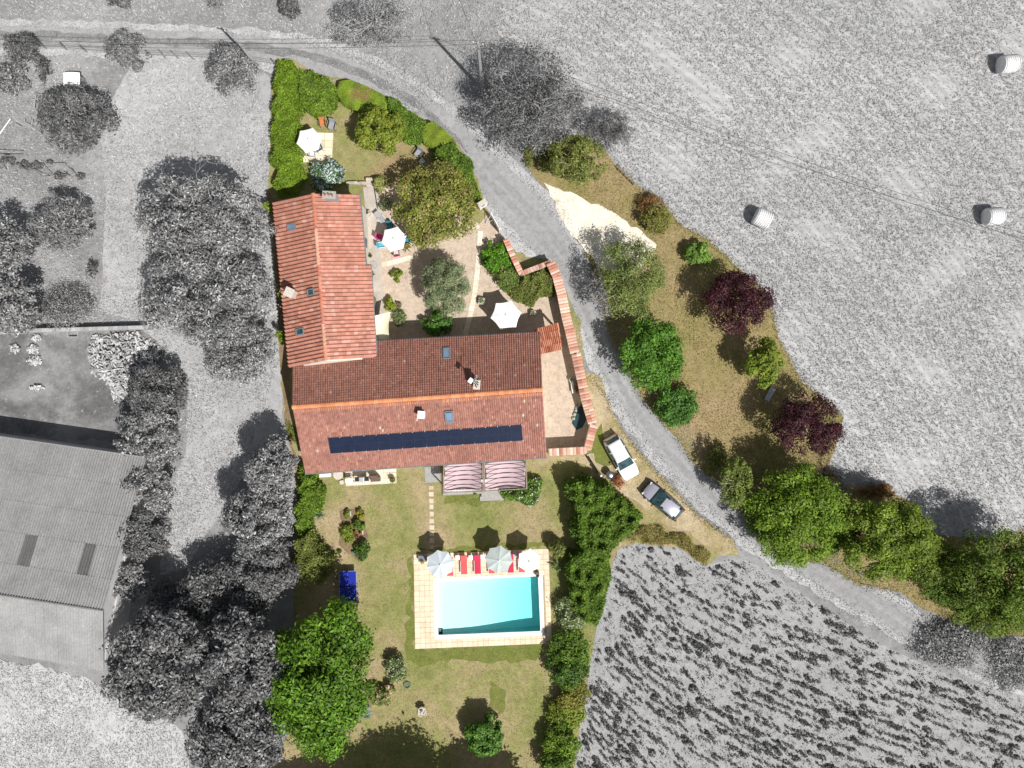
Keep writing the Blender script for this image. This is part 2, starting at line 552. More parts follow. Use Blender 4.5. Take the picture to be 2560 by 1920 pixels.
# ------------------------------------------------------------------ ground plan
GARDEN = [(692, 146), (735, 148), (770, 172), (800, 188), (860, 196), (920, 222), (975, 247), (1030, 282), (1070, 302),
          (1110, 325), (1145, 358), (1172, 402), (1196, 455), (1207, 502), (1222, 530), (1245, 572), (1262, 600), (1290, 628), (1320, 642),
          (1372, 648), (1392, 676), (1412, 725), (1428, 760), (1450, 800), (1455, 860), (1462, 930), (1500, 938), (1512, 985), (1532, 1035),
          (1560, 1085), (1592, 1125), (1632, 1172), (1690, 1230), (1735, 1282), (1790, 1322), (1832, 1352), (1845, 1388),
          (1800, 1386), (1776, 1412), (1740, 1404), (1705, 1372), (1650, 1362), (1590, 1358), (1545, 1375), (1528, 1420),
          (1514, 1500), (1493, 1560), (1483, 1620), (1470, 1690), (1461, 1760), (1447, 1830), (1439, 1900), (1437, 1985),
          (640, 1985), (690, 1890), (735, 1800), (735, 1700), (735, 1400), (742, 1250), (740, 1180), (716, 1080), (708, 1030),
          (702, 930), (697, 850), (690, 700), (680, 560), (672, 470), (676, 330), (680, 220)]
ORCH = [(1308, 372), (1345, 342), (1440, 345), (1505, 368), (1540, 412), (1600, 472), (1658, 508), (1700, 562), (1772, 600),
        (1835, 662), (1905, 722), (1935, 790), (1950, 855), (2010, 962), (2110, 1042), (2085, 1130), (2070, 1170), (2120, 1215), (2190, 1215),
        (2290, 1262), (2330, 1330), (2420, 1352), (2500, 1345), (2560, 1320), (2660, 1300), (2660, 1610), (2540, 1590), (2430, 1580), (2370, 1545),
        (2310, 1525), (2250, 1480), (2150, 1462), (2050, 1405), (1980, 1400), (1920, 1368), (1880, 1318), (1835, 1250),
        (1792, 1200), (1735, 1160), (1702, 1108), (1642, 1038), (1600, 985), (1560, 905), (1532, 855), (1512, 795),
        (1492, 720), (1472, 655), (1452, 612), (1440, 600), (1400, 530), (1372, 478), (1335, 440), (1312, 410)]
PARK = [(1362, 460), (1395, 472), (1445, 490), (1505, 518), (1565, 556), (1642, 610), (1620, 650), (1570, 690), (1500, 670),
        (1452, 616), (1420, 575), (1392, 522)]
COURT = [(918, 478), (948, 468), (1010, 462), (1050, 480), (1200, 560), (1222, 532), (1250, 580), (1268, 606), (1306, 684), (1374, 662),
         (1398, 712), (1424, 800), (1446, 880), (1470, 990), (1482, 1058), (1466, 1122), (1352, 1128), (1335, 870), (1330, 860), (930, 860)]
STUB = [(1262, -10), (1235, 60), (1262, 130), (1330, 200), (1380, 300), (1440, 340), (1505, 365), (1545, 412), (1600, 468), (1640, 490), (1700, 560), (1772, 600), (1835, 660),
        (1905, 720), (1950, 855), (2010, 960), (2110, 1040), (2070, 1165), (2190, 1212), (2290, 1260), (2330, 1335), (2500, 1350),
        (2800, 1300), (3600, 1200), (3600, -900), (1262, -900)]
CROP = [(1528, 1420), (1545, 1372), (1590, 1356), (1650, 1360), (1705, 1370), (1740, 1402), (1776, 1410), (1850, 1392), (1940, 1440), (2060, 1520),
        (2200, 1610), (2330, 1672), (2450, 1712), (2700, 1770), (3500, 2000), (3500, 2800), (1430, 2800), (1437, 1985), (1439, 1900), (1447, 1830), (1461, 1760),
        (1470, 1690), (1483, 1620), (1493, 1560), (1514, 1500)]
TALL = [(265, 470), (250, 300), (330, 160), (430, 150), (640, 165), (676, 190), (676, 330), (672, 470), (680, 560), (690, 700), (697, 850), (702, 930),
        (708, 1030), (690, 1100), (600, 1200), (520, 1330), (470, 1420), (400, 1440), (420, 1250), (465, 1120), (470, 950), (400, 860), (330, 800), (250, 780)]
SWFIELD = [(-60, 1640), (60, 1660), (200, 1690), (270, 1720), (340, 1770), (430, 1800), (470, 1870), (480, 2100), (-400, 2100), (-400, 1640)]
KITCH = [(-60, 838), (100, 830), (350, 826), (420, 870), (330, 1010), (320, 1110), (-60, 1075)]
POOL_IN = [(1092, 1451), (1345, 1440), (1351, 1577), (1096, 1587)]
POOL_OUT = [(1083, 1445), (1356, 1433), (1361, 1587), (1087, 1597)]
TERR = [(1034, 1386), (1371, 1371), (1380, 1608), (1038, 1622)]

def to_px(x, y):
    return x / S + 1280, 960 - y / S

def coloured(x, y):
    px, py = to_px(x, y)
    return in_poly(px, py, GARDEN) | in_poly(px, py, ORCH)

# ground: one sheet to the horizon, open where the pool basin is sunk
g = MB()
B = 2500
oc = [(-B, B), (B, B), (B, -B), (-B, -B)]
ic = [W(*p).xy for p in POOL_IN]
vs = [(x, y, 0) for x, y in oc] + [(p[0], p[1], 0) for p in ic]
g.add(vs, [(i, 4 + i, 4 + (i + 1) % 4, (i + 1) % 4) for i in range(4)])
go = g.build("ground", M_meadow)
bm = bmesh.new(); bm.from_mesh(go.data)
for f in bm.faces:
    if f.normal.z < 0: f.normal_flip()
bm.to_mesh(go.data); bm.free()
go["kind"] = "structure"

sheet("tall_grass_meadow", TALL, 0.004, M_tall)
sheet("stubble_field", STUB, 0.004, M_stub)
sheet("crop_field", CROP, 0.008, M_crop)
sheet("hay_meadow", SWFIELD, 0.008, M_hay, amp=5)
sheet("kitchen_garden_soil", KITCH, 0.008, M_kit, amp=3)
ROADL = [(-300, 88, 34), (0, 92, 34), (200, 97, 34), (420, 108, 36), (640, 122, 38), (800, 150, 40), (930, 198, 42), (1040, 262, 42),
         (1130, 335, 44), (1205, 415, 50), (1265, 482, 58), (1335, 556, 62), (1412, 656, 52), (1470, 760, 46), (1520, 872, 46),
         (1580, 985, 46), (1660, 1098, 46), (1760, 1205, 46), (1880, 1308, 46), (2000, 1390, 44), (2120, 1470, 40), (2240, 1545, 36), (2330, 1600, 30),
         (2500, 1680, 30), (2900, 1800, 30)]
strip("gravel_verge", [(x, y, w * 1.32) for x, y, w in ROADL], 0.012, M_gverge, 4)
strip("road", [(x, y, w * 0.86) for x, y, w in ROADL], 0.016, M_road, 2)
strip("road_median", [(-200, 86, 9), (100, 88, 10), (200, 94, 11), (420, 104, 9), (640, 118, 9), (790, 144, 11), (900, 182, 11), (1010, 240, 11), (1090, 300, 8),
                      (1170, 380, 5)], 0.020, M_median, 3)
def shifted(k, w):
    out = []
    for i, p in enumerate(ROADL[9:]):
        q = ROADL[9:]
        a, b = q[max(i - 1, 0)], q[min(i + 1, len(q) - 1)]
        d = math.hypot(b[0] - a[0], b[1] - a[1])
        out.append((p[0] - (b[1] - a[1]) / d * k, p[1] + (b[0] - a[0]) / d * k, w))
    return out
M_rut = ground_mat("grey_polished_wheel_line", [(0.3, gy(.31)), (0.5, gy(.37)), (0.7, gy(.44))], [(0.32, gy(.31)), (0.5, gy(.37)), (0.66, gy(.44))], 8, .2, .5, .1, speck=gy(.5), speck_scale=2, speck_at=.7)
strip("wheel_line", shifted(13, 8), 0.0222, M_rut, 1.6)
strip("wheel_line", shifted(-14, 8), 0.0222, M_rut, 1.6)
sheet("lawn", GARDEN, 0.024, M_lawn, holes=[POOL_IN])
sheet("orchard_grass", ORCH, 0.024, M_orch)
sheet("verge_grass", [(1462, 930), (1500, 938), (1512, 985), (1532, 1035), (1560, 1085), (1592, 1125), (1632, 1172), (1690, 1230), (1735, 1282),
                      (1790, 1322), (1832, 1352), (1845, 1388), (1800, 1386), (1720, 1330), (1640, 1300), (1590, 1250), (1540, 1230), (1510, 1180), (1480, 1170),
                      (1420, 1150), (1380, 1145), (1470, 1128), (1490, 1062)], 0.028, M_verge, amp=3)
sheet("parking_gravel", PARK, 0.032, M_park, amp=3)
sheet("courtyard_gravel", COURT, 0.028, M_grav, amp=0.5)
sheet("concrete_path", [(908, 468), (948, 468), (956, 560), (953, 640), (958, 760), (962, 850), (930, 858), (922, 600)], 0.032, M_conc, amp=0.4)
# watered, greener parts of the lawn
for nm, p in (("green_lawn", [(1034, 1622), (1210, 1610), (1360, 1604), (1362, 1640), (1290, 1655), (1150, 1650), (1040, 1662), (1010, 1640), (1022, 1500), (1018, 1400), (1034, 1386)]),
              ("green_lawn", [(1110, 1234), (1190, 1230), (1260, 1250), (1210, 1262), (1110, 1258)]),
              ("green_lawn", [(1060, 1382), (1200, 1378), (1372, 1368), (1370, 1352), (1250, 1362), (1120, 1366), (1040, 1374)]),
              ("green_lawn", [(1480, 1090), (1500, 1060), (1520, 1110), (1530, 1160), (1500, 1165), (1475, 1130)]),
              ("green_lawn", [(1230, 1700), (1270, 1730), (1260, 1780), (1220, 1770)])):
    sheet(nm, p, 0.0285 if nm else 0, M_green, amp=4)
sheet("bare_earth", [(800, 1235), (900, 1225), (955, 1230), (950, 1262), (900, 1260), (830, 1252)], 0.0285, M_lawn, amp=4)
sheet("flower_bed_soil", [(850, 1275), (895, 1270), (915, 1300), (920, 1395), (890, 1400), (845, 1360), (858, 1320)], 0.0285, M_soil, amp=2)
sheet("shrub_bed_soil", [(668, 478), (702, 520), (720, 690), (722, 850), (726, 1020), (742, 1180), (716, 1080), (704, 950), (690, 700)], 0.0285, M_soil, amp=2)
sheet("bed_soil", [(965, 380), (1020, 350), (1060, 385), (1045, 440), (960, 470), (905, 480), (900, 450)], 0.0285, M_orch, amp=3)

# ------------------------------------------------------------------ roofs
def quad_fn(a, b, c, d):
    """a eave start, b eave end, c ridge end, d ridge start -> P(u, v), normal"""
    a, b, c, d = map(Vector, (a, b, c, d))
    n = (b - a).cross(d - a).normalized()
    if n.z < 0: n = -n
    def P(u, v):
        return (a * (1 - u) + b * u) * (1 - v) + (d * (1 - u) + c * u) * v
    return P, n

def tile_geo(m, P, n, u0, u1, v0, v1, rise, lift, col, seg=4):
    m.col = col
    vs, fs = [], []
    prof = [(0, 0), (.10, .62), (.33, 1), (.58, .8), (.74, .12), (1, 0)] if seg > 3 else [(0, 0), (.2, .85), (.52, 1), (.76, .08), (1, 0)]
    seg = len(prof) - 1
    for v, lf in ((v0, lift), (v1, lift * 0.25)):
        for t, hh in prof:
            p = P(u0 + (u1 - u0) * t, v) + n * (lf + rise * hh)
            vs.append(p)
    # front lip
    for t, hh in prof:
        vs.append(P(u0 + (u1 - u0) * t, v0) + n * (0.004))
    for k in range(seg):
        fs.append((k, k + 1, seg + 2 + k, seg + 1 + k))
        fs.append((2 * (seg + 1) + k, 2 * (seg + 1) + k + 1, k + 1, k))
    m.add(vs, fs)

def jit(c, amt):
    k = 1 + random.gauss(0, amt)
    return tuple(max(0.002, x * k * (1 + random.gauss(0, amt * 0.3))) for x in c)

def slope_tiles(m, P, n, nu, nv, rise, lift, palette, seg=4, skip=None):
    for j in range(nv):
        for i in range(nu):
            if skip and skip((i + .5) / nu, (j + .5) / nv): continue
            r = random.random(); acc = 0
            for c, w in palette:
                acc += w
                if r <= acc: break
            tile_geo(m, P, n, i / nu, (i + 1) / nu, max(0, j / nv - 0.004), min(1, (j + 1.12) / nv), rise, lift, jit(c, .06), seg)

def deck(m, a, b, c, d, th=0.12):
    a, b, c, d = map(Vector, (a, b, c, d))
    n = (b - a).cross(d - a).normalized()
    if n.z < 0: n = -n
    vs = [a, b, c, d] + [p - n * th for p in (a, b, c, d)]
    m.add(vs, [(0, 1, 2, 3), (7, 6, 5, 4), (0, 4, 5, 1), (1, 5, 6, 2), (2, 6, 7, 3), (3, 7, 4, 0)])

def ridge_tiles(parent, a, b, num, r, cols, name="ridge_tile", mat=None):
    a, b = Vector(a), Vector(b)
    d = (b - a).normalized()
    sd = d.cross(Vector((0, 0, 1))).normalized()
    up = sd.cross(d)
    L = (b - a).length / num
    base = root_off(parent)
    variants = []
    for c in cols:
        m = MB(); m.col = c
        vs = []
        seg = 6
        for x, rr in ((-L * .53, r), (L * .53, r * .88)):
            for k in range(seg + 1):
                t = math.pi * k / seg
                vs.append((x, -math.cos(t) * rr, math.sin(t) * rr * .62))
        fs = [(k + 1, k, seg + 1 + k, seg + 2 + k) for k in range(seg)] + [tuple(range(seg + 1)), tuple(range(2 * seg + 1, seg, -1))]
        m.add(vs, fs)
        me = bpy.data.meshes.new(name)
        me.from_pydata(m.v, [], m.f)
        me.materials.append(mat or M_tile)
        at = me.attributes.new("col", 'FLOAT_COLOR', 'POINT')
        at.data.foreach_set("color", np.array([(*q, 1) for q in m.c], dtype=np.float32).ravel())
        variants.append(me)
    rot = Matrix((d, sd, up)).transposed().to_euler()
    for i in range(num):
        o = link(name, random.choice(variants), parent)
        o.location = a + d * L * (i + .5) - base + up * (0.012 * (i % 2))
        o.rotation_euler = rot

PAL_W = [((.45, .205, .148), .60), ((.49, .245, .185), .27), ((.52, .30, .235), .05), ((.39, .17, .125), .08)]
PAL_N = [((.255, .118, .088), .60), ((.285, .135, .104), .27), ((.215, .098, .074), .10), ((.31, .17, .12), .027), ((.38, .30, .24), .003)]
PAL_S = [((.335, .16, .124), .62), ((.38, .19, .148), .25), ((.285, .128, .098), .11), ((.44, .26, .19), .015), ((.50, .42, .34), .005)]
PAL_O = [((.60, .25, .12), .6), ((.66, .3, .15), .3), ((.52, .2, .1), .1)]

# ---- west wing
WE, WR = 4.1, 5.5
hw = thing("farmhouse_wing", W(800, 700), "west wing of farmhouse with salmon clay tiled roof and two chimneys", "house wing")
wA, wB = W(683, 506, WE), W(723, 919, WE)          # west eave
wD, wCc = W(783, 484, WR), W(815, 900, WR)         # ridge
eA, eM, eM2, eB = W(898, 486, WE), W(914.5, 662, WE), W(926, 662, WE - .13), W(940, 893, WE - .13)
tm = (662 - 484) / (900 - 484)
rM = wD.lerp(wCc, tm)
dk = MB(); dk.col = (.28, .12, .08)
deck(dk, wB, wA, wD, wCc); deck(dk, eA, eM, rM, wD); deck(dk, eM2, eB, wCc, rM)
roofW = dk.build("roof", M_tile, hw)
# walls
wl = MB()
def inset(p, q, k): return p.lerp(q, k)
base = [W(683, 506, WE), W(898, 486, WE), W(926, 662, WE), W(940, 893, WE), W(723, 919, WE)]
cx = sum(p.x for p in base) / 5; cy = sum(p.y for p in base) / 5
def wallring(pts, shrink, z1):
    out = []
    for p in pts:
        d = Vector((p.x - cx, p.y - cy)); L = d.length
        d = d * ((L - shrink) / L)
        out.append((cx + d.x, cy + d.y))
    return out
wl.prism(wallring([wA, eA, eM, W(915, 663, WE), eB - Vector((.3, 0, 0)), wB], 0.45, 0), 0, WE - .16)
# gables under the ridge, north and south
for p, q, r, ins in ((wA, eA, wD, -0.25), (wB, eB, wCc, 0.12)):
    a = p.lerp(q, .06); b = p.lerp(q, .94)
    for dy in (0,):
        yv = Vector((0, ins, 0))
        t = Vector((r.x, r.y, WR - .2))
        vs = [Vector((a.x, a.y, WE - .3)) + yv, Vector((b.x, b.y, WE - .3)) + yv, t + yv]
        vs2 = [v - Vector((0, .2 if ins > 0 else -.0001, 0)) - Vector((0, .2 if ins < 0 else 0, 0)) for v in vs]
        wl.add(vs + vs2, [(0, 1, 2), (5, 4, 3), (0, 3, 4, 1), (1, 4, 5, 2), (2, 5, 3, 0)])
wl.build("wall", M_render, hw)
# tiles: 300 of the east slope as separate parts, the rest joined
Pw, nw = quad_fn(wA, wB, wCc, wD)
Pe1, ne1 = quad_fn(eA, eM, rM, wD)
Pe2, ne2 = quad_fn(eM2, eB, wCc, rM)
jt = MB()
slope_tiles(jt, Pw, nw, 43, 10, .15, .02, [((.41, .185, .132), .60), ((.445, .215, .16), .28), ((.49, .30, .235), .04), ((.35, .15, .105), .08)])
def part_tiles(parent, P, n, nu, nv, rows, pal, name="roof_tile"):
    """separate tiles sharing a few meshes"""
    b0 = root_off(parent)
    w = (P(1, .5) - P(0, .5)).length / nu
    l = (P(.5, 1) - P(.5, 0)).length / nv
    vars_ = []
    for q in range(14):
        r = random.random(); acc = 0
        for c, wt in pal:
            acc += wt
            if r <= acc: break
        m = MB()
        ax = Vector((1, 0, 0)); ay = Vector((0, 1, 0)); az = Vector((0, 0, 1))
        f = lambda u, v: Vector(((u - .5) * w, (v - .5) * l, 0))
        tile_geo(m, f, az, 0, 1, 0, 1.12, .15, .02, jit(c, .06), 4)
        me = bpy.data.meshes.new(name)
        me.from_pydata(m.v, [], m.f)
        me.materials.append(M_tile)
        at = me.attributes.new("col", 'FLOAT_COLOR', 'POINT')
        at.data.foreach_set("color", np.array([(*q2, 1) for q2 in m.c], dtype=np.float32).ravel())
        vars_.append(me)
    for j in rows:
        for i in range(nu):
            u, v = (i + .5) / nu, (j + .5) / nv
            du = (P(u + .01, v) - P(u - .01, v)).normalized()
            nn = n
            dv = nn.cross(du).normalized()
            o = link(name, random.choice(vars_), parent)
            o.location = P(u, v) - b0
            o.rotation_euler = Matrix((du, dv, nn)).transposed().to_euler()
part_tiles(hw, Pe2, ne2, 24, 12, range(12), PAL_W)
slope_tiles(jt, Pe1, ne1, 19, 12, .15, .02, PAL_W)
jt.build("roof_tile", M_tile, hw, kind="stuff")
ridge_tiles(hw, wD + Vector((0, 0, .02)), wCc + Vector((0, 0, .02)), 14, .17, [(.53, .19, .11), (.58, .25, .16), (.47, .16, .1), (.62, .34, .24)])

def skylight(parent, P, n, u0, u1, v0, v1, frame=M_lead, glass=M_sky):
    f = MB()
    a, b, c, d = P(u0, v0), P(u1, v0), P(u1, v1), P(u0, v1)
    lift = n * .13
    for p, q in ((a, b), (b, c), (c, d), (d, a)):
        f.bar(p + n * .13, q + n * .13, .09, .24)
    fo = f.build("window", frame, parent)
    gl = MB()
    i = .1
    vs = [P(u0 + (u1 - u0) * x, v0 + (v1 - v0) * y) + n * .10 for x, y in ((i, i), (1 - i, i), (1 - i, 1 - i), (i, 1 - i))]
    vs = [v + n * .11 for v in vs]
    vs += [v - n * .03 for v in vs]
    gl.add(vs, [(0, 1, 2, 3), (7, 6, 5, 4), (0, 4, 5, 1), (1, 5, 6, 2), (2, 6, 7, 3), (3, 7, 4, 0)])
    gl.build("pane", glass, fo)
    ap = MB()
    i = -.06
    vs = [P(u0 - (u1 - u0) * .08, v0 - (v1 - v0) * .14) + n * .19, P(u1 + (u1 - u0) * .08, v0 - (v1 - v0) * .14) + n * .19, P(u1 + (u1 - u0) * .08, v0) + n * .21, P(u0 - (u1 - u0) * .08, v0) + n * .21]
    vs += [v - n * .02 for v in vs]
    ap.add(vs, [(0, 1, 2, 3), (7, 6, 5, 4), (0, 4, 5, 1), (1, 5, 6, 2), (2, 6, 7, 3), (3, 7, 4, 0)])
    ap.build("flashing", frame, fo)
# roof windows on the west slope: at (727,565), (782,730), (752,825)
skylight(hw, Pw, nw, .155, .19, .34, .52)
skylight(hw, Pw, nw, .565, .60, .70, .85, glass=M_glass)
skylight(hw, Pw, nw, .785, .82, .31, .50, glass=M_glass)

def chimney(parent, px, py, z0, z1, sx, sy, rz, mat, pots=(), potmat=None, cap=None):
    zt = z1
    p = W(px, py, zt)
    m = MB()
    m.box((p.x, p.y, (z0 + z1) / 2), (sx, sy, z1 - z0), rz)
    ch = m.build("chimney", mat, parent, bevel=.02)
    m = MB()
    m.box((p.x, p.y, z1 + .05), (sx + .14, sy + .14, .1), rz)
    m.build("chimney_cap", cap or mat, ch, bevel=.015)
    ca, sa = math.cos(rz), math.sin(rz)
    for dx, dy, r in pots:
        m = MB()
        m.lathe((p.x + dx * ca - dy * sa, p.y + dx * sa + dy * ca, z1 + .1), [(r, 0), (r * .8, .22), (r * .85, .24), (r * .6, .24), (r * .6, .05)], 8)
        m.build("chimney_pot", potmat or M_terra, ch)
    return ch
chimney(hw, 823, 488, 4.6, 6.2, .95, .5, rad(-3), M_gstone, [(-.3, 0, .1), (0, 0.02, .1), (.28, -.02, .1)])
chimney(hw, 723, 731, 3.8, 5.8, .62, .62, rad(-25), M_pstone, [])
# gutter along the east eave
gm = MB()
gm.tube([eA - Vector((-.05, 0, .06)), eM - Vector((-.05, 0, .06))], .07, 6)
gm.tube([eM - Vector((-.05, 0, .06)), eM2 - Vector((-.05, 0, .06))], .07, 6)
gm.tube([eM2 - Vector((-.05, 0, .06)), eB - Vector((-.05, 0, .06))], .07, 6)
gm.build("gutter", M_lead, hw)
# windows and door on the east wall seen edge-on
for py, w_, nm in ((560, .9, "window"), (615, .8, "window"), (760, 1.0, "door"), (700, .8, "window")):
    ex = 893 + (py - 486) * 0.082 if py < 662 else 915 + (py - 662) * .06
    p = W(ex + 17, py, 0)
    m = MB(); m.box((p.x + .05, p.y, 1.5 if nm == "window" else 1.05), (.12, w_, 1.1 if nm == "window" else 2.1))
    m.build(nm, M_lead if nm == "window" else M_wood, hw)

# ---- main house
NE_, RE_, SE_ = 3.4, 5.5, 3.3
hm = thing("farmhouse", W(1050, 1000), "long farmhouse with dark brown and pink tile roof, orange ridge and solar panels", "house")
nA, nB = W(733, 866, NE_), W(1351, 832, NE_)
rA, rB = W(731, 1018, RE_), W(1356, 974, RE_)
sA, sB = W(763, 1183, SE_), W(1367, 1143, SE_)
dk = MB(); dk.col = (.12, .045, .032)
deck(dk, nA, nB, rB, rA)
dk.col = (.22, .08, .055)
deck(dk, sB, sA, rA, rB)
dk.build("roof", M_tile, hm)
wl = MB()
wpts = [nA, nB, sB, sA]
ccx = sum(p.x for p in wpts) / 4; ccy = sum(p.y for p in wpts) / 4
ring = []
for p in wpts:
    ring.append((p.x - math.copysign(.35, p.x - ccx), p.y - math.copysign(.45, p.y - ccy)))
wl.prism(ring, 0, NE_ - .28)
for p, q, r, dx in ((nA, sA, rA, .35), (nB, sB, rB, -.35)):
    a, b = p.lerp(q, .05), p.lerp(q, .95)
    vs = [Vector((a.x + dx, a.y, 3.0)), Vector((b.x + dx, b.y, 3.0)), Vector((r.x + dx, r.y, RE_ - .25))]
    vs2 = [v + Vector((dx * .5, 0, 0)) for v in vs]
    wl.add(vs + vs2, [(0, 1, 2), (5, 4, 3), (0, 3, 4, 1), (1, 4, 5, 2), (2, 5, 3, 0)])
wl.build("wall", M_render, hm)
Pn, nn_ = quad_fn(nB, nA, rA, rB)      # u runs east to west
Ps, ns_ = quad_fn(sA, sB, rB, rA)      # u runs west to east
def under_wing(u, v):
    p = Pn(u, v)
    return p.x < W(934, 893, 4).x and p.y > (W(723, 910, 4).y + (p.x - W(723, 910, 4).x) * .1)
jt = MB()
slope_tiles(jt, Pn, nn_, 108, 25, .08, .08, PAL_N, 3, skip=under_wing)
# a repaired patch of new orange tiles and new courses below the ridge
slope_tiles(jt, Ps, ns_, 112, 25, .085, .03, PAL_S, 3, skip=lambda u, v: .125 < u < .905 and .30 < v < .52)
def patch(P, n, nu, nv, cells, pal):
    for i, j in cells:
        tile_geo(jt, P, n, i / nu, (i + 1) / nu, j / nv, min(1, (j + 1.1) / nv), .05, .045, jit(random.choice(pal), .06), 3)
og = [(.52, .2, .095), (.58, .24, .11)]
patch(Pn, nn_, 108, 25, [(i, j) for i in range(90, 95) for j in range(16, 20)], [(.34, .14, .08), (.38, .15, .08)])
patch(Pn, nn_, 108, 25, [(i, 24) for i in range(0, 56)], og)
patch(Ps, ns_, 116, 26, [(i, 24) for i in range(0, 116)], [(.52, .22, .115), (.56, .25, .13)])
patch(Ps, ns_, 116, 26, [(14, 16), (14, 17), (12, 16), (11, 15), (62, 18), (40, 19), (55, 6), (70, 4), (88, 3), (33, 2), (97, 8), (24, 8)], [(.5, .24, .14), (.46, .2, .12)])
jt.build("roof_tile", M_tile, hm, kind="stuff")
ridge_tiles(hm, rA + Vector((0, 0, .03)), rB + Vector((0, 0, .03)), 52, .19, [(.60, .24, .11), (.64, .27, .13), (.55, .21, .095)])
# solar panels, sixteen side by side
for k in range(16):
    u0 = .120 + k * (.788 / 16); u1 = u0 + .788 / 16 - .0012
    v0, v1 = .285 , .52
    n = ns_
    m = MB()
    vs = [Ps(u, v) + n * .13 for u, v in ((u0, v0), (u1, v0), (u1, v1), (u0, v1))]
    vs += [v - n * .04 for v in vs]
    m.add(vs, [(0, 1, 2, 3), (7, 6, 5, 4), (0, 4, 5, 1), (1, 5, 6, 2), (2, 6, 7, 3), (3, 7, 4, 0)])
    pn = m.build("solar_panel", M_solar, hm)
    m = MB()
    for v in (v0 + .004, (v0 + v1) / 2, v1 - .004):
        m.bar(Ps(u0, v) + n * .133, Ps(u1, v) + n * .133, .02, .008)
    m.bar(Ps(u0 + .0004, v0) + n * .133, Ps(u0 + .0004, v1) + n * .133, .02, .008)
    m.build("frame", plain("dark_anodised_frame", (.03, .035, .06), .4), pn)
    m = MB()
    for v in (v0, v1):
        p = Ps(u1, v) + n * .14
        m.box(p, (.07, .07, .05))
    m.build("clamp", M_alu, pn)
skylight(hm, Pn, nn_, .367, .393, .20, .375)
skylight(hm, Ps, ns_, .604, .634, .645, .79)
chimney(hm, 1192, 962, 4.4, 6.5, .42, .62, rad(-4), M_pstone, [(-.08, .18, .05), (.1, .18, .05), (-.08, 0, .05), (.1, 0, .05), (0, -.18, .05)], M_black)
chimney(hm, 1053, 1037, 4.6, 5.9, .45, .5, rad(-4), M_white, [])
# aerial mast with flat square dish on the chimney
t = W(1180, 950, 6.9)
am = thing("satellite_aerial", (t.x, t.y, 6.5), "white square satellite aerial on mast beside roof chimney", "aerial")
m = MB(); m.tube([(t.x + .25, t.y - .15, 6.0), (t.x + .25, t.y - .15, 7.3)], .035); m.tube([(t.x + .25, t.y - .15, 7.0), (t.x, t.y, 7.0)], .025)
m.build("mast", M_steel, am)
m = MB(); m.box((t.x - .1, t.y - .05, 7.0), (.36, .42, .06), rad(-35)); m.build("dish", M_white, am, bevel=.02)
m = MB()
for k in range(4): m.bar((t.x + .15 + .04 * k, t.y + .02 + .12 * k, 7.25), (t.x + .4 + .04 * k, t.y - .08 + .12 * k, 7.25), .03, .03)
m.bar((t.x + .27, t.y - .1, 7.25), (t.x + .42, t.y + .4, 7.25), .03, .03)
m.build("antenna", M_alu, am)
gm = MB()
gm.tube([nB + Vector((0, .06, -.05)), W(942, 854, NE_) + Vector((0, .06, -.05))], .07, 6)
gm.tube([sA + Vector((0, -.06, -.05)), sB + Vector((0, -.06, -.05))], .07, 6)
gm.build("gutter", M_lead, hm)
# lamps and openings on the south wall
for px, w_, h_, nm in ((850, 1.2, 1.3, "window"), (910, 1.4, 2.1, "door"), (1010, 1.2, 1.3, "window"), (1160, 2.4, 2.1, "door"), (1265, 2.0, 2.1, "door"), (800, .9, 1.2, "window")):
    yy = sA.lerp(sB, (px - 763) / 604).y + .43
    m = MB(); m.box((W(px, 1165, 1).x, yy, 1.6 if nm == "window" else 1.05), (w_, .1, h_))
    fo = m.build(nm, M_white, hm)
    m = MB(); m.box((W(px, 1165, 1).x, yy - .05, 1.6 if nm == "window" else 1.1), (w_ - .2, .06, h_ - .2)); m.build("pane", M_glass, fo)

# ---- lean-to with orange canal tiles
lt = thing("tiled_porch", W(1370, 848), "small orange canal tiled porch at the east gable of farmhouse", "porch")
a, b, c, d = W(1405, 874, 2.5), W(1350, 886, 2.5), W(1333, 826, 2.75), W(1396, 808, 2.75)
m = MB(); m.col = (.4, .14, .07)
deck(m, a, b, c, d, .08); m.build("roof", M_tile, lt)
Pl, nl = quad_fn(b, a, d, c)
part_tiles(lt, Pl, nl, 13, 4, range(4), [((.46, .17, .10), .5), ((.54, .25, .16), .3), ((.38, .13, .08), .2)])
m = MB()
for q in (a, b, d):
    p = q.lerp((a + b + c + d) / 4, .12)
    m.box((p.x, p.y, 1.2), (.16, .16, 2.4))
m.build("post", M_wood, lt)

# ---- barn
bn = thing("barn", W(180, 1400), "large barn with grey corrugated fibre cement roof", "barn")
bNE, bR, bSE = W(366, 1145, 2.9), W(258, 1527, 5.0), W(260, 1677, 3.0)
ev = Vector((-.99, -.141 + .26, 0))
ev = (W(0, 1093, 2.9) - bNE).normalized()
LB = 26
bNW, bRW, bSW = bNE + ev * LB, bR + (W(0, 1487, 5) - bR).normalized() * LB, bSE + (W(0, 1632, 3) - bSE).normalized() * LB
bNW.z, bRW.z, bSW.z = 2.9, 5.0, 3.0
wl = MB()
ct = (bNE + bSE + bNW + bSW) / 4
wl.prism([((p - ct) * .985 + ct).xy[:] for p in (bNE, bSE, bSW, bNW)], 0, 2.72)
e0 = bNE.lerp(bSE, .03); e1 = bNE.lerp(bSE, .97)
ins = ev * .35
vs = [Vector((e0.x, e0.y, 2.6)) + ins, Vector((e1.x, e1.y, 2.6)) + ins, Vector((bR.x, bR.y, 4.8)) + ins]
vs2 = [v + ev * .2 for v in vs]
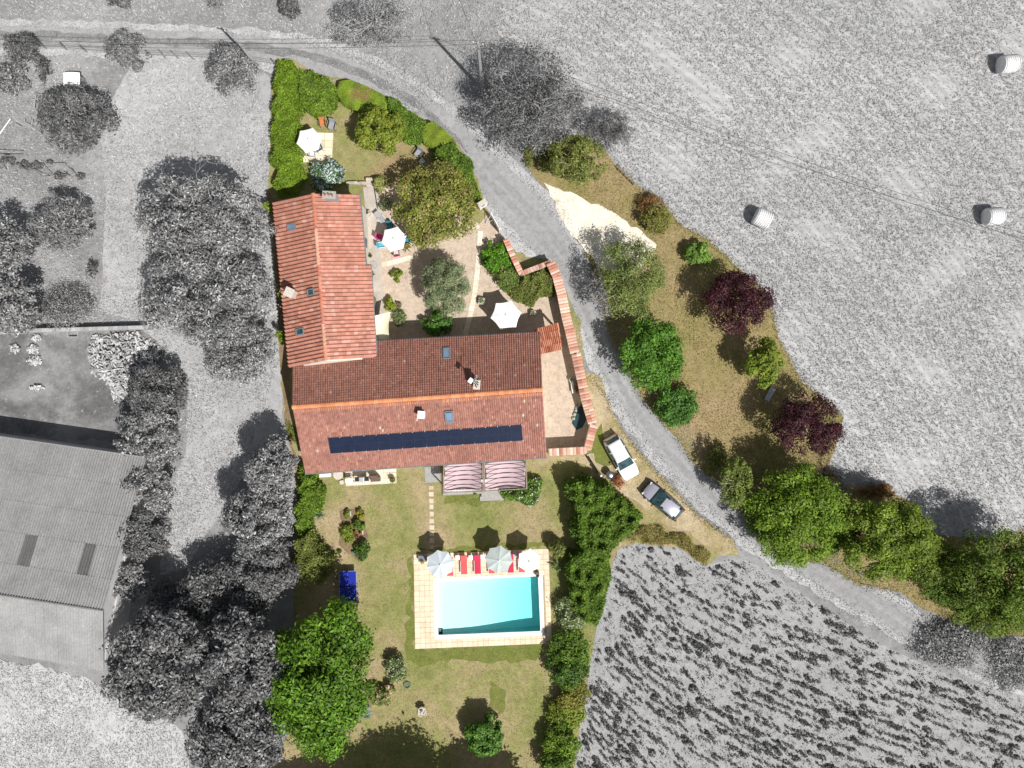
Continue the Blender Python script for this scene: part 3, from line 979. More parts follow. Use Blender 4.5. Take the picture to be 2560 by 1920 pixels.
wl.add(vs + vs2, [(0, 1, 2), (5, 4, 3), (0, 3, 4, 1), (1, 4, 5, 2), (2, 5, 3, 0)])
wl.build("wall", plain("pale_grey_block_wall", gy(.6), .9, .06, 2), bn)
def corrugated(parent, P, n, u0, u1, v0, v1, length, pitch, amp, col, name="roof_sheet", lift=0.0):
    m = MB()
    L = length * (u1 - u0)
    k = max(2, int(round(L / pitch))) * 4
    vs, fs = [], []
    vv = np.linspace(v0, v1, 3)
    for v in vv:
        for i in range(k + 1):
            u = u0 + (u1 - u0) * i / k
            ph = u * length / pitch * 2 * math.pi
            vs.append(P(u, v) + n * (amp * math.sin(ph) + lift + .02 * (1 - (v - v0) / (v1 - v0))))
    for j in range(2):
        for i in range(k):
            a = j * (k + 1) + i
            fs.append((a, a + 1, a + k + 2, a + k + 1))
    m.col = col
    m.add(vs, fs)
    return m.build(name, M_fibre, parent, smooth=True)
Pbn, nbn = quad_fn(bNE, bNW, bRW, bR)
Pbs, nbs = quad_fn(bSW, bSE, bR, bRW)
NU = 26
for i in range(NU):
    for j in range(5):
        dark = (j == 3 and i in (2, 7))
        cc = (.10,) * 3 if dark else (random.gauss(.225, .006),) * 3
        corrugated(bn, Pbn, nbn, i / NU, (i + 1.06) / NU, j / 5, min(1, (j + 1.06) / 5), LB, .23, .085, cc, lift=.005 * (i % 2) + .004)
    for j in range(3):
        corrugated(bn, Pbs, nbs, i / NU, (i + 1.06) / NU, j / 3, min(1, (j + 1.06) / 3), LB, .23, .085, (random.gauss(.27, .006),) * 3, lift=.005 * (i % 2) + .004)
m = MB(); m.col = gy(.3)
m.tube([bR + Vector((.05, 0, .05)), bRW + Vector((0, 0, .05))], .09, 6); m.build("ridge_cap", M_fibre, bn)
gm = MB(); gm.tube([bNE + Vector((0, .05, 0)), bNW + Vector((0, .05, 0))], .06, 6); gm.build("gutter", M_alu, bn)

# ------------------------------------------------------------------ courtyard wall with tile coping
def coping_wall(segs, name, label, cat="wall"):
    first = W(segs[0][0][0][0], segs[0][0][0][1])
    t = thing(name, first, label, cat)
    body = MB(); base = root_off(t)
    for pts, half, h, double, pitch in segs:
        for (x1, y1), (x2, y2) in zip(pts[:-1], pts[1:]):
            a, b = W(x1, y1, h), W(x2, y2, h)
            d = (b - a); L = d.length; d = d.normalized()
            sd = Vector((-d.y, d.x, 0))
            hw_ = half * S * .72
            body.prism([((a + sd * hw_ - d * .02).xy[:]), ((b + sd * hw_ + d * .02).xy[:]), ((b - sd * hw_ + d * .02).xy[:]), ((a - sd * hw_ - d * .02).xy[:])], 0, h - .05)
            n = max(1, int(round(L / (pitch * S))))
            for i in range(n):
                p = a + d * L * (i + .5) / n
                w = L / n
                sides = (1, -1) if double else (0,)
                for sgn in sides:
                    m = MB()
                    width = half * S * (1.0 if double else 2.0)
                    cpos = p + sd * sgn * width * .5
                    gx, gyv = to_px(cpos.x, cpos.y)
                    col = random.choice([(.56, .30, .22), (.62, .38, .29), (.48, .22, .15), (.66, .47, .38)])
                    if not bool(coloured(np.array([cpos.x]), np.array([cpos.y]))[0]):
                        lum = .5
                        col = gy(random.choice([.42, .52, .6]))
                    m.col = jit(col, .07)
                    sl = .10 if double else .05
                    seg = 3
                    vs = []
                    for e, (q, zz) in enumerate(((-.5, 0), (.5, 0))):
                        for k in range(seg + 1):
                            tt = k / seg
                            off = d * ((tt - .5) * w * .96) + sd * q * width
                            tilt = (-q * sgn * sl * 2) if double else (-q * .12)
                            vs.append(cpos + off - Vector((0, 0, h)) + Vector((0, 0, h + .045 * math.sin(math.pi * tt) + tilt + (.06 if double else .04))))
                    vs += [v - Vector((0, 0, .05)) for v in vs[:]]
                    q4 = seg + 1
                    fs = [(k, k + 1, q4 + k + 1, q4 + k) for k in range(seg)]
                    fs += [(2 * q4 + k, 2 * q4 + k + 1, k + 1, k) for k in range(seg)] + [(q4 + k, q4 + k + 1, 3 * q4 + k + 1, 3 * q4 + k) for k in range(seg)]
                    fs += [(0, q4, 3 * q4, 2 * q4), (seg, 2 * q4 + seg, 3 * q4 + seg, q4 + seg)]
                    m.add(vs, fs)
                    m.build("coping_tile", M_tile, t)
            if double:
                rp = MB(); rp.col = (.72, .58, .46)
    body.build("wall", M_render, t)
    return t
coping_wall([([(1264, 598), (1282, 640), (1303, 684)], 7, 1.5, False, 8), ([(1303, 684), (1376, 656)], 6, 1.5, False, 8)],
            "garden_wall", "low wall with clay coping round small recess beside the road")
coping_wall([([(1376, 656), (1392, 690), (1404, 735), (1415, 790), (1425, 830), (1437, 882)], 11.5, 1.7, False, 7.4)],
            "courtyard_wall", "curved courtyard wall with wide single clay tile coping")
coping_wall([([(1440, 884), (1452, 940), (1465, 1000), (1482, 1058)], 11.5, 1.7, True, 7.6)],
            "courtyard_wall", "straight courtyard wall with ridged double row tile coping")
coping_wall([([(1485, 1062), (1469, 1124)], 9.5, 1.5, False, 8), ([(1466, 1126), (1372, 1131)], 9, 1.5, False, 8)],
            "courtyard_wall", "corner courtyard wall with pink brick coping behind white car")

# ------------------------------------------------------------------ vegetation
GREEN1 = [((.10, .165, .014), .5), ((.14, .205, .025), .3), ((.06, .11, .01), .2)]
GREEN2 = [((.08, .14, .014), .5), ((.115, .18, .02), .3), ((.045, .09, .01), .2)]
DEEP = [((.05, .10, .012), .5), ((.075, .13, .016), .3), ((.02, .055, .01), .2)]
LIME = [((.14, .185, .02), .5), ((.19, .225, .03), .3), ((.09, .14, .015), .2)]
OLIVE = [((.125, .15, .03), .5), ((.175, .185, .05), .3), ((.08, .105, .02), .2)]
SILVER = [((.165, .20, .10), .5), ((.23, .26, .15), .3), ((.11, .15, .065), .2)]
MIMOSA = [((.15, .172, .028), .48), ((.20, .205, .045), .27), ((.105, .13, .02), .16), ((.34, .20, .13), .09)]
PURPLE = [((.040, .009, .014), .5), ((.065, .016, .022), .3), ((.022, .006, .010), .2)]
RUST = [((.17, .085, .03), .5), ((.23, .13, .05), .3), ((.10, .06, .02), .2)]
YELL = [((.26, .22, .025), .5), ((.16, .18, .02), .5)]
BLUEF = [((.055, .115, .025), .5), ((.42, .47, .56), .36), ((.09, .15, .03), .14)]
PINKF = [((.06, .11, .02), .6), ((.55, .2, .3), .3), ((.45, .3, .3), .1)]
PALEF = [((.09, .13, .03), .5), ((.36, .38, .28), .25), ((.12, .16, .04), .25)]
WHITEF = [((.08, .15, .015), .72), ((.12, .2, .02), .2), ((.75, .73, .66), .08)]
G_MID = [(gy(.24), .45), (gy(.42), .3), (gy(.12), .25)]
G_DARK = [(gy(.15), .5), (gy(.27), .25), (gy(.08), .25)]
G_LITE = [(gy(.20), .5), (gy(.32), .35), (gy(.11), .15)]
G_BLACK = [(gy(.06), .6), (gy(.11), .25), (gy(.03), .15)]
G_WHITE = [(gy(.75), .6), (gy(.5), .25), (gy(.2), .15)]

def pick(pal, n, spread=.22):
    cols = np.array([c for c, w in pal]); w = np.array([w for c, w in pal]); w = w / w.sum()
    idx = R.choice(len(cols), n, p=w)
    c = cols[idx] * (1 + R.normal(0, spread, (n, 1)))
    return np.clip(c * LEAF_GAIN, .003, .95)

LEAF_GAIN = 1.45
def leaf_mesh(name, P, N, size, aspect, col, mat=None):
    n = len(P)
    ref = R.normal(0, 1, (n, 3))
    t = ref - (ref * N).sum(1, keepdims=True) * N
    t /= np.linalg.norm(t, axis=1, keepdims=True) + 1e-9
    b = np.cross(N, t)
    L = size[:, None] * .5
    Wd = L * aspect
    droop = N * L * .35
    v = np.empty((n, 4, 3))
    v[:, 0] = P - t * L - droop * .4
    v[:, 1] = P + b * Wd
    v[:, 2] = P + t * L - droop
    v[:, 3] = P - b * Wd
    me = bpy.data.meshes.new(name)
    me.vertices.add(4 * n)
    me.vertices.foreach_set("co", v.astype(np.float32).ravel())
    me.loops.add(4 * n)
    me.loops.foreach_set("vertex_index", np.arange(4 * n, dtype=np.int32))
    me.polygons.add(n)
    me.polygons.foreach_set("loop_start", np.arange(0, 4 * n, 4, dtype=np.int32))
    me.update(calc_edges=True)
    at = me.attributes.new("col", 'FLOAT_COLOR', 'POINT')
    c4 = np.ones((n, 4, 4), dtype=np.float32)
    c4[:, :, :3] = col[:, None, :]
    at.data.foreach_set("color", c4.ravel())
    me.materials.append(mat or M_leaf)
    return me

def unit(v):
    return v / (np.linalg.norm(v, axis=1, keepdims=True) + 1e-9)

DENS = 1.5
def crown_points(rx, ry, rz, nclump, n, clump_r=.36, lumpy=.2, low=-.35):
    """leaf points and normals round (0,0,0): lumps of foliage through the crown volume"""
    d = unit(R.normal(0, 1, (nclump, 3)))
    d[:, 2] = np.where(d[:, 2] < low, -d[:, 2] * .6, d[:, 2])
    cr = clump_r * (.55 + .75 * R.random(nclump))
    # uneven outline: slow waves round the crown
    az = np.arctan2(d[:, 1], d[:, 0])
    wav = np.zeros(nclump)
    for q in (2, 3, 5):
        wav += np.sin(q * az + R.uniform(0, 6.28)) / 3
    rr = np.clip(.50 + .48 * R.random(nclump) ** .5, 0, 1.0 - cr * .62) * (1 + lumpy * .42 * wav)
    cc = d * rr[:, None]
    k = max(1, nclump // 5)
    cc[:k] *= .5
    idx = R.choice(nclump, n, p=cr ** 2 / (cr ** 2).sum())
    dd = unit(R.normal(0, 1, (n, 3)) + np.array([0, 0, .45]))
    rad_ = (.5 + .6 * R.random((n, 1)) ** .8)
    stray = R.random((n, 1)) < .12
    rad_ = np.where(stray, rad_ * 1.35, rad_)
    p = cc[idx] + dd * cr[idx][:, None] * rad_
    out = unit(cc[idx] + dd * .8)
    N = unit(dd * .9 + out * .3 + np.array([0, 0, .75]) + R.normal(0, .5, (n, 3)))
    P = p * np.array([rx, ry, rz])
    return P, N, idx

def limbs(m, base, top, tips, r0, r1):
    m.tube([base, base.lerp(top, .5) + Vector((random.gauss(0, .08), random.gauss(0, .08), 0)), top], [r0, r0 * .8, r0 * .62], 7)
    for tp in tips:
        mid = top.lerp(tp, .5) + Vector((random.gauss(0, .2), random.gauss(0, .2), random.uniform(.05, .35)))
        m.tube([base.lerp(top, random.uniform(.75, .98)), mid, tp], [r0 * .5, r0 * .33, r1], 5)

def branch_net(m, start, direction, length, r, depth, spread=.55, n=3):
    p = Vector(start); d = Vector(direction).normalized()
    pts, rs = [p.copy()], [r]
    for k in range(3):
        d = (d + Vector((random.gauss(0, .16), random.gauss(0, .16), random.gauss(0.02, .1)))).normalized()
        p = p + d * length / 3
        pts.append(p.copy()); rs.append(r * (1 - .2 * (k + 1)))
    m.tube(pts, rs, 4, cap=False)
    if depth > 0:
        for k in range(n):
            t = random.choice((1, 2, 3))
            dd = (d + Vector((random.gauss(0, spread), random.gauss(0, spread), random.gauss(0.1, spread * .6)))).normalized()
            branch_net(m, pts[t], dd, length * random.uniform(.5, .8), max(rs[t] * .6, .013), depth - 1, spread, n)

def plant(name, label, cat, px, py, rx, ry, h, pal, n, leaf=.26, aspect=.55, clumps=None, trunk=True, zc=None, rz=None,
          mixed=False, group=None, bark=None, clump_r=.36, spread=.22, twigs=0, twig_mat=None, lumpy=.2, partname="crown", bare=0):
    """a tree (trunk + crown) or a bush; rx, ry in plan pixels"""
    zc = zc if zc is not None else (h * .6 if trunk else h * .42)
    rz = rz if rz is not None else (h * .40 if trunk else h * .55)
    c = W(px, py, zc)
    k = S * (H - zc) / H
    rxm, rym = rx * k, ry * k
    root = thing(name, (c.x, c.y, 0.03), label, cat, group)
    clumps = int((clumps or max(10, int(8 + (rxm * rym) ** .5 * 9))) * 1.5)
    clump_r *= .88
    P, N, idx = crown_points(rxm, rym, rz * .95, clumps, int(n * DENS), clump_r, lumpy)
    P[:, 2] += zc - .03
    if not trunk:
        P[:, 2] = np.maximum(P[:, 2], .03 + R.random(len(P)) * .12)
    else:
        P[:, 2] = np.maximum(P[:, 2], .5 + R.random(len(P)) * .3)
    col = pick(pal, len(P), spread)
    cl = 1 + R.normal(0, .13, (clumps, 1))
    col = np.clip(col * cl[idx], .003, .95)
    if mixed:
        inside = coloured(P[:, 0] + c.x, P[:, 1] + c.y)
        lum = (col * np.array([.3, .6, .1])).sum(1, keepdims=True) * 1.25
        col = np.where(inside[:, None], col, np.repeat(lum, 3, 1))
    sz = leaf * (.6 + .8 * R.random(len(P)))
    link(partname, leaf_mesh(partname, P, N, sz, aspect, col), root)
    bk = bark or M_bark
    m = MB()
    if trunk:
        top = Vector((0, 0, zc * .75))
        tips = [Vector((math.cos(a) * rxm * .6, math.sin(a) * rym * .6, zc + rz * random.uniform(-.1, .35))) for a in (random.uniform(0, 1) + 2 * math.pi * q / 6 for q in range(6))]
        r0 = .05 + .03 * h
        limbs(m, Vector((0, 0, -.05)), top, tips, r0, .03)
        tr = m.build("trunk", bk, root, local=True, smooth=True)
    else:
        for q in range(5):
            a = random.uniform(0, 6.28)
            m.tube([(0.05 * math.cos(a), .05 * math.sin(a), -.03), (rxm * .35 * math.cos(a), rym * .35 * math.sin(a), h * .5)], [.03, .012], 4)
        m.build("stem", bk, root, local=True)
    if twigs:
        m = MB()
        for q in range(twigs):
            a = random.uniform(0, 6.28)
            rr = random.uniform(.1, .75)
            st = Vector((math.cos(a) * rxm * rr * .6, math.sin(a) * rym * rr * .6, zc + rz * random.uniform(.0, .5)))
            dv = Vector((math.cos(a) + random.gauss(0, .5), math.sin(a) + random.gauss(0, .5), random.uniform(.1, .6)))
            m.tube([(0, 0, zc * .7), Vector((0, 0, zc * .7)).lerp(st, .55) + Vector((0, 0, .1)), st], [.06, .045, .03], 5)
            branch_net(m, st, dv, max(rxm, rym) * random.uniform(.22, .42), .03, 2, .7, 2 + (bare > 0))
        m.build("branch", twig_mat or M_pbark, root, local=True)
    return root

def hedge(name, label, cat, poly, h, pal, n, leaf=.2, aspect=.55, rough_top=.25, group=None, clip=False, spread=.2, side=.35, patches=None, mixed=False):
    """foliage filling a plan polygon"""
    xs = [p[0] for p in poly]; ys = [p[1] for p in poly]
    cx_, cy_ = sum(xs) / len(xs), sum(ys) / len(ys)
    c = W(cx_, cy_, h * .8)
    root = thing(name, (c.x, c.y, 0.03), label, cat, group)
    n = int(n * DENS)
    pts = np.zeros((0, 2))
    while len(pts) < n:
        q = np.stack([R.uniform(min(xs), max(xs), n), R.uniform(min(ys), max(ys), n)], 1)
        q = q[in_poly(q[:, 0], q[:, 1], poly)]
        pts = np.concatenate([pts, q])
    pts = pts[:n]
    # distance to outline
    dist = np.full(n, 1e9)
    pp = np.array(poly, float)
    for i in range(len(pp)):
        a, b = pp[i], pp[(i + 1) % len(pp)]
        ab = b - a
        t = np.clip(((pts - a) @ ab) / (ab @ ab + 1e-9), 0, 1)
        dist = np.minimum(dist, np.linalg.norm(pts - (a + t[:, None] * ab), axis=1))
    dm = dist * S
    k = S * (H - h * .8) / H
    x = (pts[:, 0] - 1280) * k; y = (960 - pts[:, 1]) * k
    # ragged outline
    if not clip:
        for q in range(8):
            f = R.uniform(1.2, 5.0); th = R.uniform(0, 6.28); ph = R.uniform(0, 6.28); dr = R.uniform(0, 6.28)
            w_ = .10 * np.sin(f * (x * math.cos(th) + y * math.sin(th)) + ph)
            x = x + w_ * math.cos(dr); y = y + w_ * math.sin(dr)
        x = x + R.normal(0, .07, n); y = y + R.normal(0, .07, n)
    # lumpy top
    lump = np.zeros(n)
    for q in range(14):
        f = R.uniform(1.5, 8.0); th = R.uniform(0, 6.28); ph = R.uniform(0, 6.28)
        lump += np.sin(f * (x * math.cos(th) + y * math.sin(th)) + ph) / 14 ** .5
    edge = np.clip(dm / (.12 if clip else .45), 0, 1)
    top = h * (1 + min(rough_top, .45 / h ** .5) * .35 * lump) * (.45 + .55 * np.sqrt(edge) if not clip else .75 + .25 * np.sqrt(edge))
    u = R.random(n)
    z = np.where((dm < .35) & (R.random(n) < side * 1.6), top * u, top - np.abs(R.normal(0, .03 if clip else .1 + .12 * rough_top, n)) * (1 if clip else 1.6))
    z = np.maximum(z, .05)
    P = np.stack([x - c.x, y - c.y, z], 1)
    # normals: up in the middle, outward on the rim, tilted by the lumps
    e = .05
    N = unit(np.stack([R.normal(0, .42, n), R.normal(0, .42, n), np.full(n, 1.0)], 1) * (np.array([.55, .55, 1]) if clip else np.array([1.3, 1.3, 1])))
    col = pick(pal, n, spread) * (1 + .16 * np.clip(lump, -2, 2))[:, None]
    if patches:
        for (ax, ay, ar, pc) in patches:
            dd = np.hypot(pts[:, 0] - ax, pts[:, 1] - ay)
            mk = (dd < ar * R.uniform(.3, 1.2, n)) & (R.random(n) < .8)
            col[mk] = np.array(pc) * (1 + R.normal(0, .2, (mk.sum(), 1)))
    col = np.clip(col, .003, .95)
    if mixed:
        inside = coloured(x, y)
        lum = (col * np.array([.3, .6, .1])).sum(1, keepdims=True) * 1.25
        col = np.where(inside[:, None], col, np.repeat(lum, 3, 1))
    sz = leaf * (.6 + .8 * R.random(n))
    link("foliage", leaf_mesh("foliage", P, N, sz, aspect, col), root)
    m = MB()
    for q in range(max(4, int(len(poly)))):
        i = R.integers(0, n)
        m.tube([(P[i, 0] * .8, P[i, 1] * .8, -.04), (P[i, 0] * .85, P[i, 1] * .85, max(.1, P[i, 2] * .7))], [.035, .015], 4)
    m.build("stem", M_bark, root, local=True)
    return root

def spiky(name, label, px, py, r, h, pal, n=40, group=None):
    c = W(px, py, h * .5)
    root = thing(name, (c.x, c.y, 0.03), label, "plant", group)
    m = MB()
    for q in range(n):
        a = 2 * math.pi * q / n * 5.13 + random.gauss(0, .1)
        el = random.uniform(.15, 1.1)
        L = r * S * random.uniform(.75, 1.1)
        m.col = jit(random.choice([c_ for c_, w in pal]), .2)
        d = Vector((math.cos(a) * math.cos(el), math.sin(a) * math.cos(el), math.sin(el)))
        sd = Vector((-math.sin(a), math.cos(a), 0)) * .035
        b = Vector((0, 0, h * .35))
        mid = b + d * L * .6
        tip = b + Vector((d.x, d.y, d.z * .55)) * L
        m.add([b - sd * .5, b + sd * .5, mid + sd, mid - sd, tip], [(0, 1, 2, 3), (3, 2, 4)])
    m.build("leaf", M_leaf, root, local=True)
    m = MB(); m.tube([(0, 0, -.03), (0, 0, h * .4)], [.09, .07], 7); m.build("stem", M_bark, root, local=True)
    return root

# --- garden, north end
hedge("hedge", "long bright green hedge along the west side of north garden", "hedge",
      [(690, 152), (730, 152), (752, 180), (757, 250), (748, 300), (744, 350), (752, 400), (755, 440), (745, 478), (682, 482), (681, 400), (678, 300), (684, 200)],
      1.7, [((.11, .185, .010), .5), ((.155, .225, .018), .35), ((.07, .125, .008), .15)], 15000, .17, .45, .25)
hedge("shrub", "broad leafy green shrub beside the long hedge at road bend", "shrub",
      [(745, 178), (775, 180), (820, 195), (838, 220), (840, 250), (820, 268), (785, 282), (750, 262)], 1.9, GREEN1, 6500, .2, .5, .9)
hedge("clipped_hedge", "oval clipped hedge with brown scorched patches beside the road", "hedge",
      [(848, 205), (875, 200), (920, 218), (960, 238), (972, 262), (962, 292), (930, 290), (890, 275), (855, 258), (841, 232)], 1.2,
      [((.13, .2, .015), .6), ((.17, .225, .025), .4)], 9000, .13, .6, .12, clip=True, spread=.12,
      patches=[(892, 240, 17, (.32, .19, .09)), (918, 232, 14, (.30, .22, .08)), (915, 248, 10, (.34, .2, .1)), (895, 222, 10, (.26, .2, .07)), (927, 219, 9, (.36, .22, .11))])
hedge("hedge", "loose green hedge between two clipped hedges at roadside", "hedge",
      [(968, 250), (1000, 252), (1035, 280), (1062, 304), (1058, 335), (1042, 355), (1010, 345), (975, 325), (962, 295)], 1.7, GREEN2, 6500, .2, .5, .8)
hedge("clipped_hedge", "rounded lime clipped hedge beside the road curve", "hedge",
      [(1064, 312), (1082, 304), (1108, 322), (1135, 350), (1145, 376), (1120, 385), (1085, 372), (1060, 358), (1052, 336)], 1.3,
      [((.14, .2, .015), .6), ((.17, .22, .025), .4)], 6000, .13, .6, .12, clip=True, spread=.14)
hedge("hedge", "dark leafy hedge behind the pink flowering tree along road", "hedge",
      [(1085, 372), (1140, 365), (1162, 390), (1180, 430), (1200, 470), (1200, 500), (1175, 470), (1150, 440), (1110, 425), (1080, 405)], 1.9, GREEN2, 6500, .2, .55, .8)
plant("tree", "small yellow green tree on lawn near oval clipped hedge", "tree", 948, 328, 62, 62, 4.2,
      [((.15, .185, .02), .5), ((.20, .225, .035), .3), ((.09, .13, .012), .2)], 4200, .27, .42, clumps=34, clump_r=.26, lumpy=.35)
plant("hydrangea", "round bush with pale blue flowers beside north gable", "bush", 812, 436, 45, 42, 1.8, BLUEF, 4200, .17, .8, trunk=False)
plant("flowering_tree", "large yellow green tree with pink blossom tufts in courtyard", "tree", 1090, 516, 108, 108, 5.2, MIMOSA, 13000, .20, .6, clumps=85, clump_r=.2, lumpy=.18, spread=.16)
plant("shrub", "pale yellow green shrub beside stone steps by north gable", "shrub", 950, 462, 21, 21, 1.3, [((.2, .2, .06), .6), ((.15, .18, .05), .4)], 700, .2, .5, trunk=False)
plant("shrub", "grey green shrub behind lounger beneath flowering tree", "shrub", 962, 512, 17, 18, 1.2, SILVER, 600, .16, .5, trunk=False)
plant("olive_tree", "silvery green feathery tree in middle of gravel courtyard", "tree", 1117, 716, 62, 78, 4.6, SILVER, 10500, .19, .28, clumps=64, clump_r=.22, lumpy=.15, spread=.18)
plant("rose_bush", "dark green rose bush with white blooms by shaded house wall", "bush", 1095, 806, 40, 32, 1.9, [((.04, .11, .012), .62), ((.07, .15, .015), .34), ((.8, .78, .7), .04)], 3200, .2, .6, trunk=False)
plant("shrub", "small spreading yellow green shrub in gravel near house path", "shrub", 991, 690, 18, 16, .8, LIME, 420, .2, .4, trunk=False)
plant("shrub", "bright lime feathery shrub beside gravel path bend", "shrub", 976, 762, 15, 19, 1.1, [((.22, .28, .02), .7), ((.15, .2, .02), .3)], 520, .18, .35, trunk=False)
plant("shrub", "grey green shrub south of the lime shrub in courtyard", "shrub", 1000, 795, 17, 24, 1.0, [((.13, .16, .07), .6), ((.1, .14, .04), .4)], 620, .17, .4, trunk=False)
plant("shrub", "dusty olive little shrub between lime and grey shrubs", "shrub", 996, 763, 9, 10, .6, [((.18, .15, .08), .6), ((.12, .12, .05), .4)], 160, .15, .5, trunk=False)
plant("shrub", "glossy bright green shrub beside inner garden wall", "shrub", 1240, 642, 38, 40, 1.8, [((.06, .15, .008), .5), ((.09, .2, .012), .4), ((.03, .08, .006), .1)], 2800, .2, .6, trunk=False)
plant("shrub", "dull dark green shrub below the glossy green one", "shrub", 1265, 692, 40, 36, 1.6, [((.085, .14, .02), .5), ((.12, .17, .035), .3), ((.19, .19, .07), .2)], 2800, .18, .5, trunk=False)
hedge("shrub", "wide sprawling olive shrub inside curved courtyard wall", "shrub",
      [(1315, 690), (1350, 672), (1378, 672), (1388, 700), (1385, 738), (1350, 740), (1325, 760), (1300, 755), (1272, 735), (1280, 712)], 1.5, OLIVE, 5200, .19, .42, .9)
spiky("yucca", "yellow spiky plant beside umbrella table in courtyard", 1016, 618, 20, .9, YELL, 36)
# --- west side strip
for (px, py, r, lab) in ((708, 735, 12, "green climber poking from under eave near west chimney"), (707, 843, 12, "green climber at foot of west wall near south end"),
                         (672, 520, 9, "small green climber at northwest corner of west wing")):
    plant("climbing_plant", lab, "plant", px, py, r, r * 1.5, 2.6, LIME, 380, .18, .5, trunk=False)
hedge("grass_clump", "rough grass and weeds at west gable of farmhouse", "plant", [(722, 1050), (742, 1060), (752, 1120), (738, 1110), (712, 1072)], .4, [((.2, .2, .05), .6), ((.12, .17, .03), .4)], 500, .15, .3, .5)
# --- hedge south-west of the house
hedge("hedge", "leafy green hedge south of the southwest house corner", "hedge",
      [(745, 1165), (770, 1175), (790, 1200), (802, 1235), (796, 1270), (780, 1300), (770, 1340), (742, 1340), (735, 1290), (745, 1240)], 2.0, GREEN1, 6200, .22, .5, .9)
spiky("palm_plant", "spiky blue green palm beside the southwest hedge", 798, 1286, 20, 1.4, [((.16, .24, .12), 1), ((.10, .19, .08), 1)], 44)
hedge("shrub", "large yellow green shrub beside ping pong table", "shrub",
      [(735, 1340), (775, 1335), (805, 1360), (822, 1400), (818, 1440), (790, 1458), (735, 1460), (728, 1400)], 2.3, OLIVE, 6000, .22, .5, .9)
# --- flower bed
for (px, py, r, h, pal, lab) in ((868, 1286, 9, .7, LIME, "lime green plant at north end of flower bed"), (902, 1285, 11, .8, YELL, "yellow tipped plant at bed corner near pale edging stone"),
                                 (897, 1310, 15, .9, GREEN2, "green plant in middle of flower bed east side"), (870, 1335, 20, .9, LIME, "yellow green bush on west side of flower bed"),
                                 (893, 1333, 10, .5, RUST, "rusty brown withered plant in flower bed"), (905, 1375, 20, 1.2, DEEP, "dark green bush at south end of flower bed"),
                                 (848, 1380, 5, .4, GREEN1, "tiny green seedling beside flower bed")):
    plant("bed_plant", lab, "plant", px, py, r, r * 1.25, h, pal, int(60 + r * r * 2.2), .2, .45, trunk=False)
hedge("shrub", "bright green shrub with white flowers at pergola corner", "shrub",
      [(1252, 1228), (1290, 1218), (1318, 1222), (1322, 1195), (1345, 1195), (1353, 1230), (1350, 1255), (1325, 1268), (1295, 1258), (1262, 1248)], 1.2, WHITEF, 3600, .19, .5, .7)
# --- big magnolia and its neighbours
plant("magnolia_tree", "big glossy green magnolia south of ping pong table", "tree", 800, 1690, 138, 188, 8.5,
      [((.075, .155, .01), .5), ((.12, .21, .018), .3), ((.04, .095, .008), .2)], 17000, .36, .42, clumps=90, clump_r=.23, lumpy=.3)
plant("shrub", "variegated pale shrub east of the magnolia", "shrub", 990, 1672, 28, 36, 1.6, PALEF, 1500, .2, .45, trunk=False)
plant("shrub", "pink flowered shrub at foot of magnolia", "shrub", 955, 1735, 34, 30, 1.4, [((.09, .15, .02), .6), ((.48, .28, .24), .25), ((.14, .19, .03), .15)], 1800, .2, .5, trunk=False)
plant("shrub", "grey blue shrub south of pink flowered shrub", "shrub", 905, 1778, 24, 20, 1.1, [((.22, .25, .26), .5), ((.12, .17, .10), .5)], 800, .18, .5, trunk=False)
plant("laurel_bush", "round glossy laurel standing alone on south lawn", "bush", 1212, 1838, 48, 50, 3.0, [((.06, .14, .015), .55), ((.13, .22, .04), .25), ((.03, .08, .008), .2)], 4200, .28, .55, clumps=40, clump_r=.3, trunk=False)
# trees just south of the frame whose shade falls on the lawn
for (px, py, rx, h, lab) in ((1075, 2085, 125, 8.5, "broad tree beyond the south lawn edge"), (1255, 2075, 95, 7.5, "second tree beyond the south lawn edge"), (905, 2090, 110, 8.0, "third tree beyond the south lawn edge"),
                              (760, 2080, 70, 6.5, "fourth tree beyond the south lawn edge near magnolia")):
    plant("tree", lab, "tree", px, py, rx, rx * .9, h, GREEN2, 4500, .4, .5)
# --- hedge east of the pool
hedge("hedge", "tall dense green hedge beside parked cars", "hedge",
      [(1418, 1215), (1450, 1195), (1520, 1205), (1545, 1235), (1590, 1265), (1610, 1300), (1575, 1335), (1545, 1370), (1515, 1400), (1450, 1400), (1440, 1350), (1432, 1300)],
      3.0, GREEN2, 13500, .25, .5, 1.0)
hedge("hedge", "green hedge along east side of pool terrace", "hedge",
      [(1425, 1385), (1525, 1390), (1526, 1440), (1514, 1500), (1494, 1565), (1450, 1555), (1424, 1490), (1420, 1440)], 2.4, GREEN2, 9500, .22, .5, .9)
plant("topiary_bush", "clipped round topiary at northeast corner of pool terrace", "bush", 1392, 1372, 19, 24, 2.0, OLIVE, 2200, .13, .6, trunk=False, clumps=12, clump_r=.5, lumpy=.05)
spiky("yucca", "spiky green yucca below the round topiary", 1394, 1416, 24, 1.0, [((.14, .2, .05), 1), ((.22, .27, .10), 1), ((.08, .14, .03), 1)], 50)
plant("shrub", "white variegated shrub on east edge of pool terrace", "shrub", 1430, 1528, 42, 46, 1.9, PALEF, 3400, .2, .45, trunk=False)
plant("pink_flower_bush", "bush of pink flowers near pool terrace corner", "bush", 1420, 1578, 18, 13, 1.2, PINKF, 700, .15, .8, trunk=False)
plant("shrub", "fresh green shrub at southeast corner of pool terrace", "shrub", 1424, 1618, 56, 46, 2.0, GREEN2, 3600, .24, .5, trunk=False)
plant("shrub", "dark green shrub below the fresh green corner shrub", "shrub", 1416, 1672, 53, 51, 2.1, DEEP, 3600, .24, .5, trunk=False)
